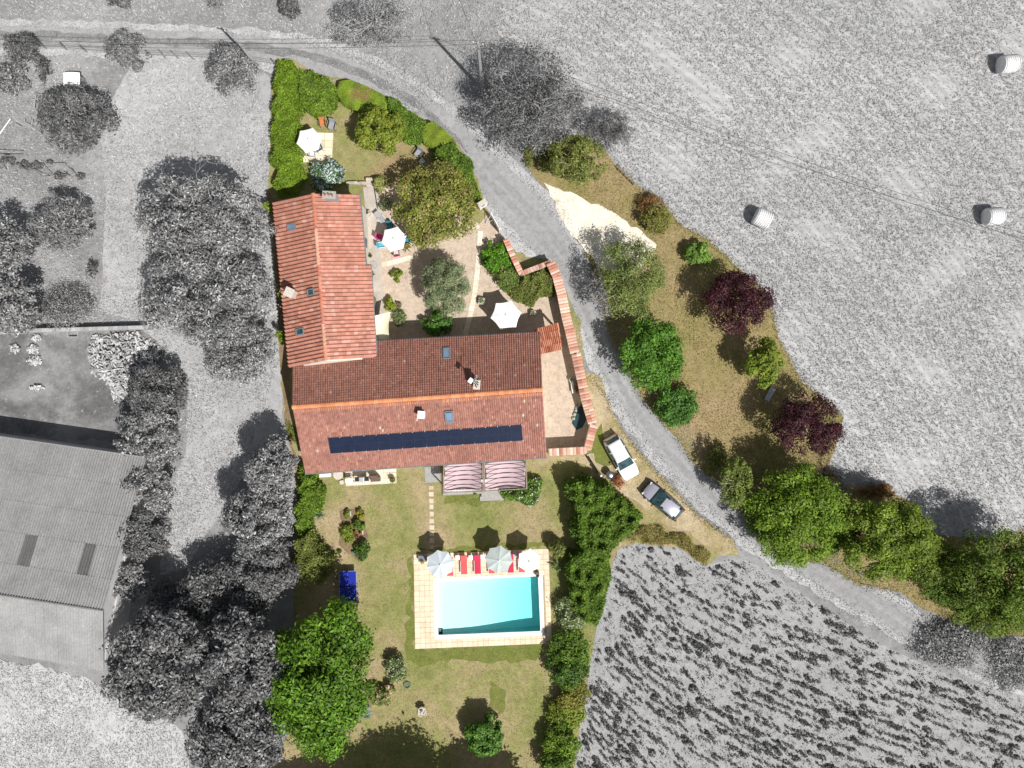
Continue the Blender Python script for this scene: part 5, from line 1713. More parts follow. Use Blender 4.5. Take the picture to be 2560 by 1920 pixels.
m = MB(); m.box((pc.x, pc.y, .3), (.34, .42, .5), rad(10)); m.build("body", M_rattan, pb, bevel=.06)
m = MB(); m.lathe((pc.x + .06, pc.y - .16, .55), [(.1, 0), (.1, .06), (.04, .08)], 10); m.build("lid", M_black, pb)

# ------------------------------------------------------------------ parasols
def parasol(px, py, r, n, h, mat, label, rot, scal=.06, tilt=0.0, group=None):
    c = W(px, py, h)
    t = thing("parasol", (c.x, c.y, 0.03), label, "parasol", group)
    m = MB()
    rise = r * .24
    vs = [(0, 0, h + rise)]
    seg = 4
    ringpts = []
    for k in range(n * seg):
        f = (k % seg) / seg
        a0 = rot + 2 * math.pi * (k // seg) / n; a1 = a0 + 2 * math.pi / n
        p0 = Vector((math.cos(a0), math.sin(a0), 0)) * r; p1 = Vector((math.cos(a1), math.sin(a1), 0)) * r
        p = p0.lerp(p1, f)
        p *= 1 - scal * math.sin(math.pi * f)
        ringpts.append(p)
    N_ = n * seg
    for lev in (.14, .5, .8, 1.0):
        for k, p in enumerate(ringpts):
            f = (k % seg) / seg
            sag = math.sin(math.pi * f) * .05 * lev * r
            vs.append((p.x * lev, p.y * lev, h + rise * (1 - lev ** 1.05) - sag * .8))
    fs = [(0, 1 + k, 1 + (k + 1) % N_) for k in range(N_)]
    for l in range(3):
        for k in range(N_):
            a = 1 + l * N_ + k; b = 1 + l * N_ + (k + 1) % N_
            fs.append((a, a + N_, b + N_, b))
    # valance
    o_ = 1 + 3 * N_
    nb = len(vs)
    for k in range(N_):
        v = vs[o_ + k]; vs.append((v[0] * 1.005, v[1] * 1.005, v[2] - .08))
    for k in range(N_):
        fs.append((o_ + k, nb + k, nb + (k + 1) % N_, o_ + (k + 1) % N_))
    m.add(vs, fs)
    m.build("canopy", mat, t, local=True)
    for k in range(n):
        a = rot + 2 * math.pi * k / n
        m = MB()
        m.bar((0, 0, h + rise - .08), (math.cos(a) * r * .98, math.sin(a) * r * .98, h - .05), .02, .025)
        m.bar((0, 0, h - .35), (math.cos(a) * r * .5, math.sin(a) * r * .5, h + rise * .45), .015, .02)
        m.build("rib", M_steel, t, local=True)
    m = MB(); m.tube([(0, 0, 0), (0, 0, h + rise + .07)], .028, 8); m.build("pole", M_steel, t, local=True)
    m = MB(); m.lathe((0, 0, h + rise - .02), [(.1, 0), (.1, .035), (.05, .05)], 10); m.build("vent", M_canvas, t, local=True)
    m = MB(); m.lathe((0, 0, h + rise + .05), [(.035, 0), (.035, .05), (.012, .09)], 8); m.build("finial", M_black, t, local=True)
    m = MB(); m.lathe((0, 0, 0), [(.27, 0), (.27, .06), (.08, .09), (.06, .3)], 14); m.build("base", M_gconc, t, local=True)
    return t
parasol(773, 351, 1.13, 6, 2.35, M_canvas, "white hexagonal parasol on the small north garden terrace", rad(74), .03)
parasol(985, 598, 1.13, 6, 2.3, M_canvas, "white hexagonal parasol over cushioned chairs by west wing", rad(15), .03)
parasol(1265, 788, 1.36, 6, 2.4, M_canvas, "white hexagonal parasol in shaded corner of gravel courtyard", rad(10), .07)
parasol(1101, 1410, 1.24, 8, 2.3, M_bcanvas, "pale blue grey eight sided parasol by pool", rad(12), .05)
parasol(1247, 1399, 1.26, 8, 2.4, M_gcanvas, "green grey eight sided parasol by pool", rad(38), .07)
parasol(1323, 1402, 1.08, 6, 2.25, M_canvas, "white hexagonal parasol at east end of pool loungers", rad(25), .03)

# ------------------------------------------------------------------ furniture
def lounger(px, py, rz, fab, label, group=None, L=1.75, wd=.62):
    c = W(px, py, .35)
    t = thing("sun_lounger", (c.x, c.y, .06), label, "sun lounger", group, rz)
    m = MB()
    for sx in (-1, 1): m.bar((sx * wd / 2, -L / 2, .33), (sx * wd / 2, L / 2 - .55, .33), .035, .05)
    m.bar((-wd / 2, -L / 2, .33), (wd / 2, -L / 2, .33), .035, .05)
    m.build("frame", M_white, t, local=True)
    m = MB(); m.box((0, -.28, .36), (wd - .05, L - .58, .03)); m.build("seat", fab, t, local=True)
    m = MB()
    a, b = Vector((0, L / 2 - .56, .36)), Vector((0, L / 2 - .02, .56))
    m.bar(a, b, wd - .05, .035); m.build("backrest", fab, t, local=True)
    for sx in (-1, 1):
        for y in (-L / 2 + .15, L / 2 - .6):
            m = MB(); m.bar((sx * wd / 2, y, 0), (sx * wd / 2, y, .33), .035, .035); m.build("leg", M_white, t, local=True)
    return t
lounger(1160, 1411, rad(2), M_fred, "faded red sun lounger by pool between two parasols", "red loungers by the pool")
lounger(1194, 1410, rad(2), M_red, "bright red sun lounger between faded red one and green parasol", "red loungers by the pool")
lounger(1125, 1415, rad(2), M_fred, "red sun lounger mostly under blue grey parasol", "red loungers by the pool")
lounger(1229, 1409, rad(2), M_fred, "red sun lounger under west half of green grey parasol", "red loungers by the pool")
lounger(1276, 1407, rad(2), M_red, "red sun lounger poking out east of green grey parasol", "red loungers by the pool")
lounger(1304, 1406, rad(2), M_fred, "red sun lounger under west side of white pool parasol", "red loungers by the pool")
lounger(954, 547, rad(41), M_grey, "grey sun lounger on concrete path by flowering tree", None, 1.55, .55)

def table(name, px, py, sx, sy, h, mat, label, rz=0.0, rnd=False, z0=.03, group=None, cat="table"):
    c = W(px, py, h)
    t = thing(name, (c.x, c.y, z0), label, cat, group, rz)
    m = MB()
    if rnd: m.lathe((0, 0, h - .04), [(sx / 2, 0), (sx / 2, .04)], 24)
    else: m.box((0, 0, h - .02), (sx, sy, .04))
    m.build("table_top", mat, t, local=True, bevel=.01)
    k = .34 if rnd else .45
    for dx in (-1, 1):
        for dy in (-1, 1):
            m = MB(); m.bar((dx * sx * k, dy * sy * k, 0), (dx * sx * k, dy * sy * k, h - .04), .04, .04); m.build("leg", M_steel, t, local=True)
    return t
def chair(px, py, rz, seat, frame, label, group=None, back=None, w=.5):
    c = W(px, py, .45)
    t = thing("garden_chair", (c.x, c.y, .03), label, "chair", group, rz)
    m = MB(); m.box((0, 0, .43), (w, w, .07)); m.build("seat", seat, t, local=True, bevel=.02)
    m = MB(); m.bar((0, w / 2, .46), (0, w / 2 + .14, .92), w, .05); m.build("backrest", back or seat, t, local=True)
    for dx in (-1, 1):
        m = MB(); m.bar((dx * w / 2, -w / 2, .64), (dx * w / 2, w / 2 + .06, .64), .05, .03); m.build("armrest", frame, t, local=True)
        for dy in (-1, 1):
            m = MB(); m.bar((dx * w / 2, dy * w / 2, 0), (dx * w / 2, dy * w / 2, .64 if dy < 0 else .5), .035, .035); m.build("leg", frame, t, local=True)
    return t
# north garden terrace
nt_ = thing("north_terrace", W(790, 368), "small cream slab terrace under the north garden parasol", "terrace")
QN = [(748, 330), (834, 333), (830, 408), (747, 406)]
for i in range(4):
    for j in range(4):
        p = bil(QN, (i + .5) / 4, (j + .5) / 4)
        wx = 85 * S / 4 - .025; wy = 75 * S / 4 - .025
        m = MB(); m.col = jit(random.choice([(.72, .64, .48), (.68, .58, .42), (.76, .69, .54)]), .05)
        m.box((p.x, p.y, .05 + random.uniform(-.003, .003)), (wx, wy, .06), rad(-1.5))
        m.build("slab", M_stone, nt_)
table("garden_table", 776, 360, 1.1, 1.1, .74, M_white, "white round table under the north garden parasol", rnd=True, z0=.08)
chair(797, 371, rad(-60), M_grey, M_black, "grey chair at north garden table, east side")
chair(781, 386, rad(180), M_white, M_grey, "white chair south of north garden table")
chair(806, 308, rad(5), M_orange, M_black, "rusty orange chair on north lawn")
chair(830, 314, rad(-14), M_grey, M_black, "dark grey wide chair beside rusty orange chair", w=.62)
# by the west wing
table("garden_table", 988, 600, 1.2, 1.2, .74, M_wood, "round table beneath parasol by west wing", rnd=True)
chair(976, 567, rad(5), M_teal, M_black, "teal cushioned chair north of west wing parasol")
chair(951, 593, rad(80), M_pink, M_steel, "pink cushioned chair west of west wing parasol")
chair(955, 613, rad(100), M_cyan, M_white, "cyan cushioned white chair southwest of west wing parasol")
chair(992, 633, rad(190), plain("pale_pink_cushion", (.72, .5, .46), .8), M_steel, "pale pink seat with magenta back south of west wing parasol", back=M_pink)
chair(1017, 602, rad(-85), M_teal, M_black, "dark teal chair east of west wing parasol")
# right courtyard
table("garden_table", 1268, 792, 1.4, 1.4, .74, M_wood, "round table hidden beneath shaded courtyard parasol", rnd=True)
def planter(name, label, px, py, size, h, mat, rnd, pal, r=9, n=120):
    c = W(px, py, h)
    t = thing(name, (c.x, c.y, .03), label, "planter")
    m = MB()
    if rnd: m.lathe((0, 0, 0), [(size * .36, 0), (size * .5, h * .7), (size * .5, h), (size * .42, h), (size * .40, h - .08)], 16)
    else:
        m.box((0, 0, h * .45), (size, size, h * .9), rad(-8))
        m.box((0, 0, h * .95), (size * .86, size * .86, h * .1), rad(-8))
    m.build("pot", mat, t, local=True, bevel=0 if rnd else .03)
    P = np.stack([R.normal(0, size * .2, n), R.normal(0, size * .2, n), h + R.uniform(0, .25, n)], 1)
    link("foliage", leaf_mesh("foliage", P, unit(R.normal(0, .6, (n, 3)) + np.array([0, 0, 1])), .11 * (.6 + .8 * R.random(n)), .5, pick(pal, n)), t)
    return t
planter("stone_planter", "square pale stone planter near slab path in courtyard", 1204, 752, .6, .5, M_pstone, False, PALEF)
planter("stone_planter", "round pale stone planter east of courtyard parasol", 1333, 784, .6, .45, M_pstone, True, PALEF)
planter("flower_pot", "potted plant at white wall foot, north of pair", 918, 531, .45, .5, M_pstone, False, G_BLACK, n=60)
planter("flower_pot", "dark leaved pot at wall foot beside mosaic drain", 926, 640, .35, .5, M_pstone, True, DEEP, n=100)
planter("flower_pot", "two tone pot south of round mosaic drain", 931, 685, .4, .45, M_pstone, True, DEEP, n=100)
planter("terracotta_pot", "terracotta pot with green plant on south terrace", 981, 1199, .5, .5, M_terra, True, GREEN1, n=160)
planter("flower_pot", "small pale pot beside the pergola steps", 1190, 1238, .36, .4, M_pstone, True, LIME, n=90)
planter("white_pot", "round white pot beside white bench along courtyard wall", 1428, 949, .4, .45, M_white, True, DEEP, n=40)
m = MB(); p = W(934, 663); m.lathe((p.x, p.y, .03), [(.38, 0), (.38, .03), (.3, .05), (.3, .035), (.1, .035), (.1, .05)], 20)
tag(m.build("drain_cover", M_gstone), "round grey mosaic drain cover at white wall foot", "drain cover")
# slab paths
def slab_path(name, label, pts, hwid, n, cols):
    t = thing(name, W(*pts[0]), label, "path")
    seg = [math.hypot(b[0] - a[0], b[1] - a[1]) for a, b in zip(pts[:-1], pts[1:])]
    T = sum(seg)
    def at(s):
        for (a, b), L in zip(zip(pts[:-1], pts[1:]), seg):
            if s <= L: return (a[0] + (b[0] - a[0]) * s / L, a[1] + (b[1] - a[1]) * s / L), ((b[0] - a[0]) / L, (b[1] - a[1]) / L)
            s -= L
        return pts[-1], ((pts[-1][0] - pts[-2][0]) / seg[-1], (pts[-1][1] - pts[-2][1]) / seg[-1])
    for i in range(n):
        (a, da), (b, db) = at(T * i / n + .4), at(T * (i + 1) / n - .4)
        m = MB(); m.col = jit(random.choice(cols), .05)
        ring = []
        for (p, d, s) in ((a, da, 1), (b, db, 1), (b, db, -1), (a, da, -1)):
            ring.append(W(p[0] - d[1] * hwid * s, p[1] + d[0] * hwid * s).xy[:])
        m.prism(ring, .02, .055 + random.uniform(-.004, .004))
        m.build("slab", M_stone, t)
    return t
CRM = [(.74, .66, .52), (.70, .61, .47), (.77, .70, .57)]
slab_path("slab_path", "long curving cream slab path across courtyard gravel", [(1201, 578), (1199, 620), (1193, 680), (1186, 740), (1176, 785), (1163, 838)], 6.2, 17, CRM)
slab_path("slab_path", "short cream slab path from concrete path to olive tree", [(954, 662), (990, 654), (1032, 642)], 5.8, 6, CRM)
slab_path("edging", "thin pale edging strip along courtyard gate gravel", [(1199, 566), (1180, 572)], 4, 2, CRM)
ORD = ["first", "second", "third", "fourth", "fifth", "sixth", "seventh", "eighth", "ninth", "tenth"]
for k, y in enumerate((1219, 1235, 1252, 1267, 1284.5, 1302, 1318, 1334, 1351, 1367)):
    p = W(1078 + k * .25, y)
    m = MB(); m.col = jit((.56, .47, .36), .06)
    s1, s2 = random.uniform(.34, .42), random.uniform(.34, .44)
    m.prism([(p.x - s1 / 2 + random.gauss(0, .02), p.y - s2 / 2), (p.x + s1 / 2, p.y - s2 / 2 + random.gauss(0, .02)), (p.x + s1 / 2 + random.gauss(0, .02), p.y + s2 / 2), (p.x - s1 / 2, p.y + s2 / 2 + random.gauss(0, .02))], .01, .06)
    tag(m.build("stepping_stone", M_stone), "%s square stepping stone from the house, in lawn row to pool" % ORD[k], "stepping stone", "stepping stones from house to pool")
# pale edging stones of the flower bed
for (a, b, lab) in (((876, 1277), (878, 1290), "short pale edging stone beside lime plant"), ((910, 1278), (912, 1291), "pale edging stone at bed corner by yellow plant"),
                    ((907, 1323), (908, 1335), "pale edging stone in middle of flower bed"), ((919, 1353), (919, 1382), "long pale edging stone at south end of bed")):
    m = MB(); m.bar((*W(*a).xy, .12), (*W(*b).xy, .12), .1, .2)
    tag(m.build("edging_stone", M_pstone), lab, "edging stone")
m = MB(); p = W(884, 1380); m.lathe((p.x, p.y, .02), [(.13, 0), (.13, .28), (.1, .3)], 12)
tag(m.build("bucket", plain("green_plastic", (.04, .2, .14), .5)), "small green bucket beside flower bed bush", "bucket")
# south terrace: barbecue, cool box, rattan bench
stt = thing("south_terrace", W(928, 1195), "narrow pale slab terrace along south wall of farmhouse", "terrace")
QS = [(864, 1178), (991, 1166), (992, 1208), (865, 1214)]
for i in range(8):
    for j in range(3):
        p = bil(QS, (i + .5) / 8, (j + .5) / 3)
        m = MB(); m.col = jit((.68, .60, .48), .05)
        m.box((p.x, p.y, .05), (127 * S / 8 - .012, 40 * S / 3 - .012, .06), rad(3.2)); m.build("slab", M_stone, stt)
m = MB(); p = W(846, 1187); m.lathe((p.x, p.y, .02), [(.45, 0), (.45, .06)], 24)
tag(m.build("round_slab", M_pstone), "round pale concrete slab west of south terrace", "slab")
m = MB(); p = W(812, 1188); m.box((p.x, p.y, .08), (1.15, .3, .14), rad(4)); tag(m.build("door_step", M_white, bevel=.02), "white door step at west end of south wall", "step")
m = MB(); p = W(855, 1205); m.box((p.x, p.y, .12), (.38, .38, .22), rad(10)); tag(m.build("stone_block", M_pstone, bevel=.05), "squarish pale stone beside terrace corner", "stone")
table("side_table", 873, 1202, .66, .42, .8, M_white, "white side table at west end of barbecue", rz=rad(2), z0=.08)
gb = W(904, 1198, .95)
bq = thing("barbecue", (gb.x, gb.y, .08), "gas barbecue with silver lid and black side shelves", "barbecue", None, rad(3))
m = MB(); m.box((0, 0, .45), (.55, .42, .6)); m.build("cabinet", M_black, bq, local=True, bevel=.02)
m = MB(); m.box((0, 0, .88), (.56, .46, .26), 0, .8); m.build("lid", M_alu, bq, local=True, bevel=.05)
for s in (-1, 1):
    m = MB(); m.box((s * .45, 0, .76), (.34, .4, .04)); m.build("side_shelf", M_black, bq, local=True)
    m = MB(); m.bar((s * .24, -.16, 0), (s * .24, -.16, .3), .05, .05); m.bar((s * .24, .16, 0), (s * .24, .16, .3), .05, .05); m.build("leg", M_black, bq, local=True)
m = MB(); m.bar((-.2, -.25, .92), (.2, -.25, .92), .03, .03); m.build("handle", M_steel, bq, local=True)
gb = W(938, 1198, .5)
rbn = thing("rattan_bench", (gb.x, gb.y, .08), "brown rattan bench beside the barbecue on south terrace", "bench", None, rad(3))
m = MB(); m.box((0, 0, .24), (.85, .44, .4)); m.build("seat", M_rattan, rbn, local=True, bevel=.03)
m = MB(); m.box((-.1, .32, .45), (.8, .12, .85)); m.build("backrest", M_rattan, rbn, local=True, bevel=.03)
# concrete pad at the pergola
pad = thing("concrete_pad", W(1080, 1188), "grey concrete pad where stepping stones reach the house", "pad")
m = MB(); m.prism([W(*p).xy[:] for p in ((1061, 1168), (1100, 1165), (1102, 1204), (1063, 1207))], .0, .07); m.build("slab", M_gconc, pad)
# pergola with two mauve cloths hung under straight wires
pg = thing("pergola", W(1212, 1190), "white pergola with two mauve cloth canopies on south wall", "pergola")
ZP = 2.65
PL = [(1110, 1163), (1207, 1157), (1208, 1229), (1108, 1231)]
PR = [(1211, 1157), (1315, 1151), (1317, 1222), (1212, 1228)]
def bz(q, u, v, z):
    a, b, c, d = [W(*p, z) for p in q]
    return (a * (1 - u) + b * u) * (1 - v) + (d * (1 - u) + c * u) * v
for q in (PL, PR):
    m = MB()
    NUc, NVc = 22, 16
    vs, fs = [], []
    for j in range(NVc + 1):
        v = j / NVc
        for i in range(NUc + 1):
            u = i / NUc
            squeeze = .045 * math.sin(math.pi * v)
            uu = squeeze + (1 - 2 * squeeze) * u
            sag = .62 * 4 * u * (1 - u) * (.75 + .25 * math.sin(math.pi * v))
            scal = .03 * abs(math.sin(v * math.pi * 6))
            p = bz(q, uu, .02 + v * .93, ZP)
            vs.append((p.x, p.y, ZP - .06 - sag * (1.0) + scal * .0))
    for j in range(NVc):
        for i in range(NUc):
            a = j * (NUc + 1) + i
            fs.append((a, a + 1, a + NUc + 2, a + NUc + 1))
    m.add(vs, fs)
    m.build("canopy", M_mauve, pg, smooth=True)
    m = MB()
    for k in range(6):
        v = .07 + k * .165
        m.tube([bz(q, 0, v, ZP), bz(q, 1, v, ZP)], .028, 5)
    m.build("wire", M_dbark, pg)
for q in (PL, PR):
    for (u, v) in ((0, 0), (1, 0), (0, 1), (1, 1)):
        p = bz(q, u, v, ZP)
        m = MB(); m.box((p.x, p.y, ZP / 2), (.09, .09, ZP)); m.build("post", M_gwood, pg)
m = MB()
for q in (PL, PR):
    m.bar(bz(q, 0, 0, ZP + .02), bz(q, 0, 1, ZP + .02), .1, .12); m.bar(bz(q, 1, 0, ZP + .02), bz(q, 1, 1, ZP + .02), .1, .12)
    m.bar(bz(q, 0, .995, ZP - .04), bz(q, 1, .995, ZP - .04), .07, .10)
m.build("beam", M_wood, pg)
dck = thing("pergola_deck", W(1212, 1195), "pale deck under the pergola with grey kerb and steps", "deck")
m = MB(); m.prism([W(*p).xy[:] for p in ((1108, 1165), (1312, 1153), (1314, 1218), (1108, 1232))], 0, .3); m.build("platform", M_pstone, dck)
m = MB(); m.bar((*W(1109, 1234).xy, .2), (*W(1207, 1229).xy, .2), .22, .4); m.build("kerb", M_gstone, dck)
for k in range(9):
    p = W(1124 + k * 7.6, 1225 - k * .4, .7)
    m = MB(); m.box((p.x, p.y, .62), (.1, .09, .7)); m.build("baluster", M_white, dck)
for k, (y0, y1, hgt) in enumerate(((1226, 1240, .3), (1239, 1251, .15))):
    m = MB(); m.prism([W(*p).xy[:] for p in ((1204 - k * 4, y0 + 2), (1250 + k * 7, y0 - 1), (1252 + k * 7, y1 - 1), (1204 - k * 4, y1 + 1))], 0, hgt); m.build("step", M_gstone, dck)
table("garden_table", 1215, 1190, 1.0, 1.0, .75, M_white, "white table half seen between pergola canopies", z0=.33)
# shade sail
ss = thing("shade_sail", W(957, 815), "cream shade sail stretched in corner between two house wings", "shade sail")
m = MB()
q = [(936, 789), (977, 780), (974, 850), (939, 853)]
vs, fs = [], []
for j in range(11):
    for i in range(9):
        u, v = i / 8, j / 10
        uu = u - .10 * math.sin(math.pi * v) * u
        p = bz(q, uu, v, 2.5)
        vs.append((p.x, p.y, 2.5 + .15 * (u - .5) - .18 * math.sin(math.pi * u) * math.sin(math.pi * v)))
for j in range(10):
    for i in range(8):
        a = j * 9 + i; fs.append((a, a + 1, a + 10, a + 9))
m.add(vs, fs); m.build("canopy", M_cream, ss, smooth=True)
m = MB(); p = W(978, 779, 2.5); m.tube([(p.x, p.y, 0), (p.x, p.y, 2.6)], .04); m.build("post", M_steel, ss)
# ping pong table
c = W(870, 1466, .76)
pp = thing("ping_pong_table", (c.x, c.y, .03), "blue ping pong table with white lines near magnolia", "ping pong table", None, rad(1))
for s in (-1, 1):
    m = MB(); m.box((0, s * .69, .75), (1.52, 1.36, .03)); m.build("table_half", M_blue, pp, local=True)
m = MB()
for s in (-1, 1): m.box((s * .75, 0, .768), (.025, 2.74, .006)); m.box((0, s * 1.36, .768), (1.52, .025, .006))
m.box((0, 0, .768), (.008, 2.74, .005)); m.build("line_marking", plain("pale_line_paint", (.3, .38, .7), .5), pp, local=True)
m = MB(); m.box((0, 0, .84), (1.75, .015, .15)); m.build("net", M_black, pp, local=True)
for s in (-1, 1):
    for k in (-1, 1):
        m = MB(); m.bar((s * .6, k * 1.0, 0), (s * .6, k * .8, .73), .05, .05); m.build("leg", M_steel, pp, local=True)
# pool side pieces
for (px, py, mt, lab) in ((1144, 1394, M_white, "white side table west of the faded red lounger"), (1177, 1394, M_white, "white side table between the two red loungers"),
                          (1207, 1392, M_white, "white side table beside green grey parasol"), (1288, 1387, plain("grey_blue_plastic", (.4, .46, .5), .5), "grey blue side table between green and white parasols")):
    table("side_table", px, py, .38, .42, .42, mt, lab, rz=rad(2), z0=.06)
c = W(1056, 1400, .5)
cb = thing("corner_bench", (c.x, c.y, .06), "grey storage bench with potted flower at terrace corner", "bench")
m = MB(); m.box((.02, .12, .22), (.75, .5, .42)); m.build("body", M_grey, cb, local=True, bevel=.03)
m = MB(); m.box((.02, .12, .45), (.8, .55, .05)); m.build("lid", M_lead, cb, local=True, bevel=.02)
planter("flower_pot", "yellow flowering pot beside grey storage bench on terrace", 1056, 1405, .32, .6, M_gstone, False, [((.4, .33, .05), .6), ((.14, .17, .03), .4)], n=70)
# stone fountain on the south lawn
c = W(1057, 1772)
ft = thing("stone_fountain", (c.x, c.y, .03), "pale stone garden fountain of stacked bowls on south lawn", "fountain")
m = MB(); m.lathe((0, .08, 0), [(.2, 0), (.16, .3), (.32, .5), (.36, .62), (.28, .62), (.2, .52)], 14); m.build("bowl", M_pstone, ft, local=True)
m = MB(); m.lathe((0, .08, .5), [(.14, 0), (.1, .2), (.16, .3), (.06, .42)], 12); m.build("pillar", M_pstone, ft, local=True)
m = MB(); m.lathe((-.16, -.36, 0), [(.15, 0), (.24, .18), (.24, .24), (.17, .24), (.14, .16)], 14); m.build("bowl", M_pstone, ft, local=True)
m = MB(); m.lathe((.24, -.36, 0), [(.1, 0), (.16, .16), (.16, .21), (.11, .21), (.09, .14)], 14); m.build("bowl", M_pstone, ft, local=True)
for a in range(7):
    m = MB(); t_ = a * .9; m.lathe((.34 * math.cos(t_), .08 + .30 * math.sin(t_), .45), [(.08, 0), (.11, .1), (.06, .2)], 8); m.build("ornament", M_pstone, ft, local=True)
# hose ring by the variegated shrub
m = MB(); p = W(1018, 1712); m.lathe((p.x, p.y, .02), [(.34, 0), (.34, .12), (.22, .12), (.22, .03)], 16)
tag(m.build("hose_coil", plain("dull_green_hose", (.12, .16, .09), .7)), "coiled dull green hose beside variegated shrub", "hose")
# orchard bench
c = W(1925, 985, .45)
ob = thing("garden_bench", (c.x, c.y, .03), "pale grey slatted bench at foot of lower purple tree", "bench", None, rad(-28))
for k in range(4):
    m = MB(); m.box((-.18 + k * .12, 0, .44), (.1, 1.3, .035)); m.build("slat", plain("bluish_grey_slat", (.42, .47, .5), .7), ob, local=True)
for s in (-1, 1):
    m = MB(); m.bar((-.2, s * .55, 0), (-.2, s * .55, .42), .05, .05); m.bar((.2, s * .55, 0), (.2, s * .55, .42), .05, .05); m.build("leg", M_black, ob, local=True)
# shaded seat and little table under the hedge
table("side_table", 1055, 404, .45, .45, .5, plain("light_blue_grey_top", (.45, .53, .6), .5), "small pale blue table in shade under flowering tree", rz=rad(45), z0=.04)
chair(1046, 384, rad(-35), M_grey, M_black, "dark chair in hedge shade behind pale blue table", w=.6)
# pond and rocks
sheet("pond_bed", [(1440, 1012), (1452, 1008), (1462, 1022), (1466, 1045), (1456, 1068), (1440, 1075), (1430, 1058), (1434, 1030)], .034, plain("dark_pond_liner", (.02, .05, .06), .3, .2, 3), amp=.8)
for k, (px, py) in enumerate(((1442, 1018), (1440, 1026), (1436, 1036), (1448, 1012), (1433, 1046))):
    p = W(px, py); m = MB(); m.box((p.x, p.y, .12), (random.uniform(.3, .45), random.uniform(.25, .4), .22), random.uniform(0, 3), .7)
    tag(m.build("pond_rock", M_rock, bevel=.06), "mossy rock on rim of small courtyard pond, " + ["second from north", "third from north", "fourth from north", "northernmost", "southernmost"][k], "rock", "rocks on the pond rim")
c = W(1431, 967, .4)
wb_ = thing("white_bench", (c.x, c.y, .03), "narrow white plank bench along courtyard wall", "bench", None, rad(8))
m = MB(); m.box((0, 0, .42), (.22, 1.15, .05)); m.build("seat", M_white, wb_, local=True, bevel=.01)
for s in (-1, 1):
    m = MB(); m.box((0, s * .45, .2), (.18, .06, .4)); m.build("leg", M_white, wb_, local=True)
plant("withered_shrub", "withered reddish brown shrub behind white plank bench", "shrub", 1440, 965, 8, 20, .9, [((.2, .1, .05), .6), ((.3, .2, .1), .4)], 420, .14, .3, trunk=False)
# black entrance gate
ga, gb_ = W(1465, 1133), W(1498, 1184)
eg = thing("entrance_gate", ga, "black metal driveway gate behind the white car", "gate")
d = (gb_ - ga)
for k in range(14):
    p = ga + d * (k + .5) / 14
    m = MB(); m.bar((p.x, p.y, .1), (p.x, p.y, 1.35), .03, .03); m.build("bar", M_black, eg)
m = MB()
for z in (.15, .75, 1.38): m.bar((*ga.xy, z), (*gb_.xy, z), .05, .06)
m.build("rail", M_black, eg)
for p in (ga, gb_):
    m = MB(); m.box((p.x, p.y, .8), (.16, .16, 1.6)); m.build("post", M_white if p is gb_ else M_gstone, eg)
# bin beside the gate
c = W(1525, 1188, .7)
bi = thing("round_bin", (c.x, c.y, .03), "round black bin with pale lid between gate and white car", "bin")
m = MB(); m.lathe((0, 0, 0), [(.26, 0), (.36, .65), (.38, .72), (.32, .72)], 18); m.build("body", M_black, bi, local=True)
m = MB(); m.lathe((.06, -.02, .66), [(.2, 0), (.2, .05), (.05, .09)], 16); m.build("lid", M_alu, bi, local=True)
# white garden gate and letter box
ga, gb_ = W(1230, 545), W(1250, 582)
wg = thing("garden_gate", ga, "open white panel gate at courtyard entrance from road", "gate")
m = MB(); d = gb_ - ga; m.bar((*ga.xy, .85), (*gb_.xy, .85), .06, 1.4); m.build("panel", M_white, wg)
m = MB(); m.bar((*(ga + Vector((0, 0, 0))).xy, 1.4), (*W(1214, 560).xy, .1), .035, .035); m.bar((*ga.lerp(gb_, .3).xy, 1.2), (*W(1214, 560).xy, .1), .03, .03); m.build("stay", M_white, wg)
for p in (ga, gb_):
    m = MB(); m.box((p.x, p.y, .85), (.14, .14, 1.7)); m.build("post", M_white, wg)
c = W(1205, 508, 1.2)
lb = thing("gate_pillar", (c.x, c.y, .03), "white stone gate pillar with letter box beside flowering tree", "gate pillar", None, rad(35))
m = MB(); m.box((0, 0, .6), (.75, .35, 1.2)); m.build("pillar", M_white, lb, local=True, bevel=.03)
m = MB(); m.box((0, -.19, .95), (.3, .04, .18)); m.build("letter_box", M_black, lb, local=True)
m = MB(); m.box((0, 0, 1.24), (.85, .45, .08)); m.build("cap", M_pstone, lb, local=True, bevel=.02)
# stone retaining wall and steps north of the west wing
rw = thing("retaining_wall", W(885, 460), "low rough stone wall with steps north of west wing", "wall")
for k in range(9):
    p = W(868 + k * 5.5, 457 + random.gauss(0, .6), .4)
    m = MB(); m.col = jit((.42, .37, .31), .1); m.box((p.x, p.y, .22), (.22, random.uniform(.2, .3), .44), random.gauss(0, .1)); m.build("stone", M_stone, rw, bevel=.03)
for k in range(3):
    m = MB(); m.col = jit((.46, .42, .37), .06); p = W(926, 452 + k * 7); m.box((p.x, p.y, .28 - k * .08), (.62, .26, .5 - k * .16)); m.build("step", M_stone, rw)
m = MB(); m.col = (.45, .40, .34); m.bar((*W(941, 468).xy, .2), (*W(950, 525).xy, .2), .2, .42); m.build("kerb", M_stone, rw)

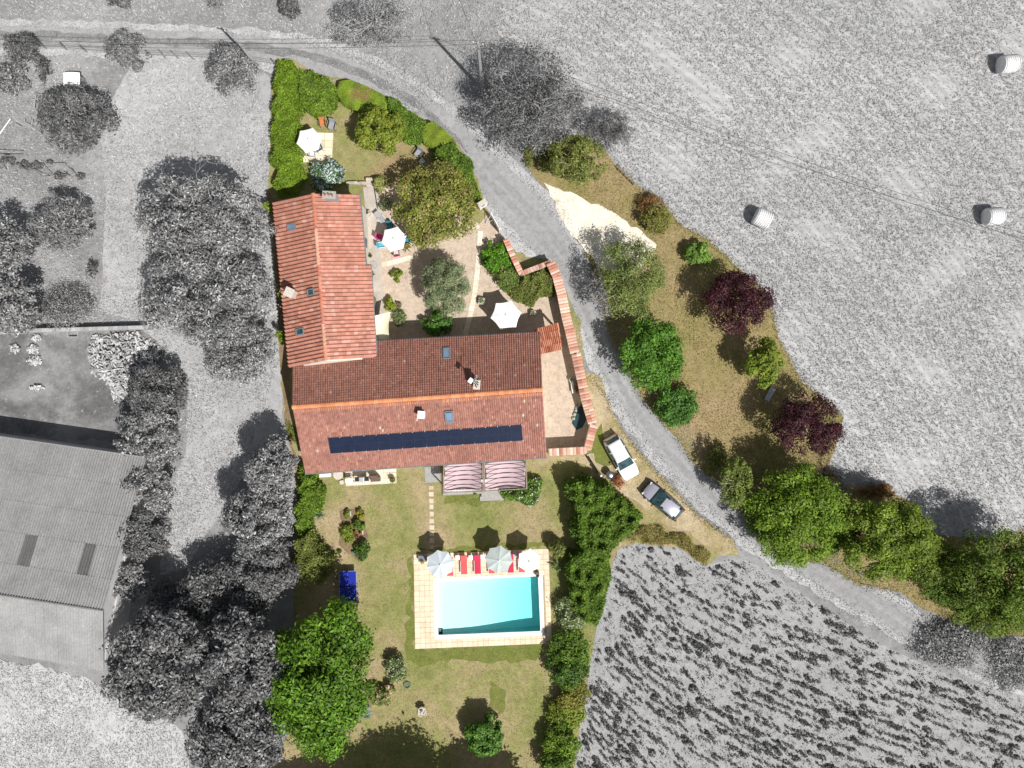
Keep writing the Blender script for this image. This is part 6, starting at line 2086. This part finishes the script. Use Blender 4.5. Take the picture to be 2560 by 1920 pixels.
# ------------------------------------------------------------------ cars
def car(name, label, pc, heading, L, Wd, paint, top_sheen=None):
    c = W(pc[0], pc[1], .8)
    t = thing(name, (c.x, c.y, .03), label, "car", None, heading)
    k = L / 3.9
    st = [(1.95, .44, .62), (1.91, .60, .74), (1.76, .75, .90), (1.38, .87, .98), (1.02, .95, 1.0), (.90, .99, 1.0), (.55, 1.22, 1.0), (.16, 1.42, 1.0), (-.2, 1.48, 1.0),
          (-.8, 1.48, 1.0), (-1.30, 1.44, .99), (-1.52, 1.37, .96), (-1.70, 1.14, .92), (-1.86, .90, .86), (-1.93, .72, .78), (-1.95, .45, .66)]
    hwid = Wd / 2
    def section(x, z, ws):
        w = hwid * ws
        cab = max(0, (z - .95) / .53)
        belt = min(.92, z - .05)
        rw = w * (.92 - .19 * cab)
        return [(w * .90, .2), (w * .985, .34), (w, min(.58, z * .8)), (w * .975, belt), (rw, z - .035 - .02 * cab), (rw * .62, z + .005), (0, z + .015)]
    secs = []
    for x, z, ws in st:
        s = section(x, z, ws)
        full = [(-y, zz) for y, zz in s] + [(y, zz) for y, zz in reversed(s[:-1])]
        secs.append([Vector((x * k, y, zz)) for y, zz in full])
    n = len(secs[0])
    m = MB()
    vs = [v for s in secs for v in s]
    fs = []
    for i in range(len(secs) - 1):
        for j in range(n - 1):
            fs.append((i * n + j, i * n + j + 1, (i + 1) * n + j + 1, (i + 1) * n + j))
        fs.append((i * n + n - 1, i * n, (i + 1) * n, (i + 1) * n + n - 1))
    fs.append(tuple(range(n))); fs.append(tuple(range(len(vs) - 1, len(vs) - 1 - n, -1)))
    m.add(vs, fs)
    body = m.build("body", paint, t, local=True, smooth=True)
    def panel(nm, i0, i1, j0, j1, off, mat, shrink=.0, parent=t):
        m = MB()
        I = list(range(i0, i1 + 1)); J = list(range(j0, j1 + 1))
        vs = []
        cen = sum((secs[i][j] for i in I for j in J), Vector()) / (len(I) * len(J))
        for i in I:
            for j in J:
                p = secs[i][j]
                a = secs[min(i + 1, len(secs) - 1)][j] - secs[max(i - 1, 0)][j]
                b = secs[i][min(j + 1, n - 1)] - secs[i][max(j - 1, 0)]
                nr = a.cross(b).normalized()
                if nr.dot(p - Vector((p.x, 0, .6))) < 0: nr = -nr
                vs.append(p.lerp(cen, shrink) + nr * off)
        w = len(J)
        fs = [(a * w + b, a * w + b + 1, (a + 1) * w + b + 1, (a + 1) * w + b) for a in range(len(I) - 1) for b in range(w - 1)]
        m.add(vs, fs)
        return m.build(nm, mat, parent, local=True, smooth=True)
    mid = 6
    panel("windscreen", 5, 7, 4, 8, .012, M_glass, .03)
    panel("rear_window", 11, 13, 4, 8, .012, M_glass, .05)
    panel("side_window", 6, 9, 3, 4, .012, M_glass, .10); panel("side_window", 6, 9, 8, 9, .012, M_glass, .10)
    panel("side_window", 9, 11, 3, 4, .012, M_glass, .10); panel("side_window", 9, 11, 8, 9, .012, M_glass, .10)
    if top_sheen:  # sky reflection on bonnet and roof, painted as pale panels over dark body
        panel("bonnet", 1, 4, 4, 8, .010, top_sheen, .05)
        panel("roof_panel", 7, 11, 4, 8, .010, top_sheen, .04)
    else:
        panel("bonnet", 1, 4, 4, 8, .006, paint, .05)
    for s in (-1, 1):
        for x in (1.22 * k, -1.22 * k):
            m = MB(); m.tube([(x, s * (hwid - .2), .3), (x, s * (hwid - .005), .3)], .3, 18); wh = m.build("wheel", M_rubber, t, local=True)
            m = MB(); m.tube([(x, s * (hwid - .1), .3), (x, s * (hwid + .006), .3)], .19, 14); m.build("rim", M_alu, wh, local=True)
        m = MB(); m.box((.62 * k, s * (hwid + .09), .98), (.12, .18, .13)); m.build("wing_mirror", paint, t, local=True, bevel=.03)
        m = MB(); m.box((1.80 * k, s * hwid * .66, .66), (.18, .3, .12), -s * .35); m.build("headlight", M_lamp, t, local=True, bevel=.03)
        m = MB(); m.box((-1.90 * k, s * hwid * .74, .8), (.08, .2, .24)); m.build("tail_light", M_rlamp, t, local=True, bevel=.02)
        m = MB(); m.bar((-1.2 * k, s * hwid * .66, 1.49), (.0, s * hwid * .66, 1.51), .03, .03); m.build("roof_rail", M_black if top_sheen else M_alu, t, local=True)
    m = MB(); m.box((1.93 * k, 0, .36), (.1, hwid * 1.5, .16)); m.build("bumper", M_black if top_sheen else paint, t, local=True, bevel=.03)
    m = MB(); m.box((-1.93 * k, 0, .40), (.1, hwid * 1.5, .2)); m.build("bumper", M_black if top_sheen else paint, t, local=True, bevel=.03)
    for y in (-.25, .3):
        m = MB(); m.bar((.86 * k, y, 1.02), (.70 * k, y - .4, 1.14), .02, .02); m.build("wiper", M_black, t, local=True)
    return t
car("parked_car", "white hatchback parked on the verge behind courtyard corner", (1554, 1144), math.atan2(-95.5, 53.5), 4.1, 1.66, M_wpaint)
car("parked_car", "dark car with sky sheen painted on bonnet and roof, parked on verge", (1658, 1254), math.atan2(65, -78), 3.95, 1.64, M_dpaint, M_skysheen)

# ------------------------------------------------------------------ hay bales
def bale(px, py, rz, label, L=1.35, r=.78):
    c = W(px, py, .8)
    t = thing("hay_bale", (c.x, c.y, 0.004), label, "hay bale", "round hay bales on the stubble field", rz)
    m = MB()
    prof = []
    n = 28
    xs = np.linspace(-L / 2, L / 2, 15)
    vs, fs = [], []
    for q, x in enumerate(xs):
        rr = r * (1 - .06 * (abs(x) / (L / 2)) ** 6) + (.012 if q % 2 else -.008)
        for k in range(n):
            a = 2 * math.pi * k / n
            vs.append((x, math.cos(a) * (rr + random.gauss(0, .006)), max(0, r * .97 + math.sin(a) * rr)))
    for i in range(14):
        for k in range(n):
            fs.append((i * n + k, i * n + (k + 1) % n, (i + 1) * n + (k + 1) % n, (i + 1) * n + k))
    fs.append(tuple(range(n - 1, -1, -1))); fs.append(tuple(range(14 * n, 15 * n)))
    m.add(vs, fs); m.build("straw", M_straw, t, local=True, smooth=False)
    m = MB()
    for x in np.linspace(-L / 2 + .12, L / 2 - .12, 7):
        m.tube([(x, math.cos(a) * (r + .012), max(.01, r * .97 + math.sin(a) * (r + .012))) for a in np.linspace(-.4, math.pi + .4, 24)], .012, 4)
    m.build("net_wrap", M_gwood, t, local=True)
bale(2521, 160, rad(5), "round hay bale near top right corner of stubble field")
bale(2484, 541, rad(4), "round hay bale at right edge below the wires")
bale(1906, 546, rad(-25), "round hay bale nearest the orchard, turned askew")

# ------------------------------------------------------------------ poles, wires, fence
def pole(px, py, h, label, rz):
    c = W(px, py, h)
    t = thing("power_pole", (c.x, c.y, 0), label, "power pole")
    m = MB(); m.box((0, 0, h / 2), (.30, .24, h), rz, .6); m.build("pole", M_gconc, t, local=True, bevel=.02)
    m = MB(); m.bar((-.45, .1, h - .25), (.45, -.1, h - .25), .07, .07); m.build("cross_arm", M_gwood, t, local=True)
    for s in (-1, 0, 1):
        m = MB(); m.lathe((s * .38, -s * .085, h - .22), [(.03, 0), (.06, .08), (.05, .16)], 8); m.build("insulator", M_lamp, t, local=True)
    return t
H1 = 9.0
p1 = pole(1195, 106, H1, "tall concrete power pole beside big grey tree", rad(10))
p2 = pole(573, 77, 7.6, "shorter concrete power pole by the track fruit tree", rad(40))
def wire(a, b, sag, label, n=14):
    m = MB()
    pts = []
    for k in range(n + 1):
        u = k / n
        p = a.lerp(b, u); p = p - Vector((0, 0, sag * 4 * u * (1 - u))); pts.append(p)
    m.tube(pts, .018, 4)
    tag(m.build("power_wire", plain("dark_cable", gy(.10), .6)), label, "wire")
wt1 = W(1190, 104, 8.95)
wire(wt1 + Vector((0, .1, 0)), W(-420, 82, 8.2), 1.1, "upper dark wire running west above the track")
wire(wt1 + Vector((0, -.12, -.2)), W(-420, 92, 8.0), 1.2, "lower dark wire running west above the track")
wire(wt1, W(1100, -130, 9), .4, "dark wire running north from tall power pole")
wire(wt1 + Vector((.1, 0, 0)), W(2900, 690, 8.2), 1.2, "upper dark wire crossing stubble field to east")
wire(wt1 + Vector((0, -.35, -.2)), W(2900, 705, 7.8), 1.3, "lower dark wire crossing stubble field to east")
wf = thing("wire_fence", W(300, 128), "post and wire fence along south side of track", "fence")
fpts = [(28, 108), (116, 122), (168, 125), (218, 130), (275, 134), (332, 136), (378, 143), (413, 144), (446, 146), (484, 148), (560, 152), (640, 158), (694, 166)]
for (px, py) in fpts:
    p = W(px, py); m = MB(); m.tube([(p.x, p.y, 0), (p.x + random.gauss(0, .04), p.y + random.gauss(0, .04), 1.3)], [.07, .06], 6); m.build("post", M_gwood, wf)
m = MB()
for z in (.5, .9, 1.2): m.tube([(*W(px, py).xy, z) for px, py in fpts], .012, 4)
m.build("wire", M_gwood, wf)
# sheds and things on the left
c = W(177, 198, 1.3)
hv = thing("white_hut", (c.x, c.y, 0), "small white roofed hut in left meadow", "hut")
m = MB(); m.box((0, 0, .6), (1.2, 1.0, 1.2), rad(-3)); m.build("wall", M_gwood, hv, local=True)
m = MB()
vs, fs = [], []
for i in range(9):
    a = (i / 8 - .5)
    for y in (-.62, .62): vs.append((a * 1.45, y, 1.22 + .12 * (1 - (2 * a) ** 2)))
for i in range(8): fs.append((2 * i, 2 * i + 2, 2 * i + 3, 2 * i + 1))
vs2 = [(x, y, z - .04) for x, y, z in vs]
n_ = len(vs); fs += [tuple(n_ + q for q in reversed(f)) for f in fs]
m.add(vs + vs2, fs); m.build("roof", M_white, hv, local=True)
wl_ = thing("stone_wall", W(212, 818), "pale stone wall between left meadow and kitchen garden", "wall")
x = 70
while x < 365:
    wd = random.uniform(9, 15)
    yy = 826 - (x - 70) * .028
    p = W(x + wd / 2, yy, .95)
    m = MB(); m.col = gy(random.uniform(.4, .58)); m.box((p.x, p.y, .48), (wd * S - .015, .34, .95 + random.uniform(-.03, .03)), rad(1.6)); m.build("stone", M_stone, wl_, bevel=.02)
    x += wd
c = W(182, 834, .4)
tg = thing("concrete_trough", (c.x, c.y, 0), "rectangular concrete trough below stone wall", "trough")
m = MB()
for (dx, dy, sx, sy) in ((0, .3, 1.0, .08), (0, -.3, 1.0, .08), (-.46, 0, .08, .52), (.46, 0, .08, .52)): m.box((dx, dy, .22), (sx, sy, .44))
m.build("rim", M_gconc, tg, local=True); m = MB(); m.box((0, 0, .06), (.84, .52, .1)); m.build("bottom", M_gwood, tg, local=True)
# heap of split firewood
LOGS = [(235, 838), (350, 832), (398, 868), (392, 908), (345, 930), (322, 985), (285, 1008), (276, 962), (228, 930), (220, 872)]
fh = MB()
cnt = 0
while cnt < 950:
    px, py = random.uniform(215, 400), random.uniform(828, 1012)
    if not in_poly(np.array([px]), np.array([py]), LOGS)[0]: continue
    cnt += 1
    d = min(math.hypot(px - 300, py - 890) / 90, 1)
    z = random.uniform(.05, .25 + .7 * (1 - d))
    p = W(px, py, z); a = random.uniform(0, 3.14); L = random.uniform(.25, .5)
    fh.col = gy(random.choice([.55, .68, .75, .42, .3]))
    dv = Vector((math.cos(a), math.sin(a), random.gauss(0, .3))) * L / 2
    fh.bar(p - dv, p + dv, random.uniform(.08, .15), random.uniform(.06, .12))
tag(fh.build("firewood_heap", M_stone), "heap of pale split firewood in kitchen garden", "firewood", kind="stuff")
# vegetable frames at the left
vf = thing("bean_frame", W(100, 430), "ramshackle grey pole frame across vegetable rows at left", "frame")
for k in range(16):
    px = 6 + k * 13.2; py = 418 + k * 1.8 + random.gauss(0, 3)
    p = W(px, py); m = MB(); m.tube([(p.x, p.y, 0), (p.x + random.gauss(.1, .2), p.y + random.gauss(0, .2), random.uniform(.7, 1.3))], .035, 5); m.build("pole", M_gwood, vf)
for pth in ([(0, 386, .9), (72, 389, .9)], [(0, 396, .9), (70, 398, .9)], [(128, 420, .9), (175, 420, .9), (192, 436, .6)]):
    m = MB(); m.tube([(*W(x_, y_).xy, z_) for x_, y_, z_ in pth], .035, 5); m.build("rail", M_gwood, vf)
for k, (px, py, rx, lab) in enumerate(((20, 400, 22, "grey vegetable plant at left end of pole frame"), (58, 412, 16, "dark vegetable plant behind pole frame middle"), (95, 415, 18, "dark vegetable plant in pole frame row"),
                                       (125, 405, 8, "small dark bush above pole frame row"), (150, 440, 16, "grey weed clump at pole frame right half"), (205, 440, 14, "grey weed clump at right end of pole frame"))):
    plant("vegetable_plant", lab, "plant", px, py, rx, rx * .7, .6, G_DARK, 300, .16, .4, trunk=False)
m = MB(); m.tube([(*W(0, 345).xy, .3), (*W(32, 300).xy, .3)], .05, 6); tag(m.build("pale_pole", M_white), "long pale pole lying at left edge of meadow", "pole")
fr = thing("plank_frame", W(85, 305), "broken pale plank frame beside dark round tree", "frame")
for a, b in (((96, 238), (140, 246)), ((96, 240), (92, 275)), ((70, 310), (86, 318)), ((70, 310), (68, 300)), ((86, 318), (88, 304)), ((45, 312), (60, 320))):
    m = MB(); m.bar((*W(*a).xy, .35), (*W(*b).xy, .35), .08, .06); m.build("plank", M_gconc, fr)
for (px, py) in ((96, 240), (140, 246), (70, 310), (86, 318)):
    p = W(px, py); m = MB(); m.box((p.x, p.y, .17), (.06, .06, .34)); m.build("post", M_gwood, fr)
# little wooden stakes at the orchard boundary
for k in range(6):
    p = W(1545 + k * 7.5, 425 + k * 7.5)
    m = MB(); m.tube([(p.x, p.y, 0), (p.x + .02, p.y + .03, .8)], .045, 5)
    tag(m.build("boundary_stake", M_gwood), "weathered stake at orchard field edge, %s of row from northwest" % ORD[k], "stake", "stakes at the orchard edge")
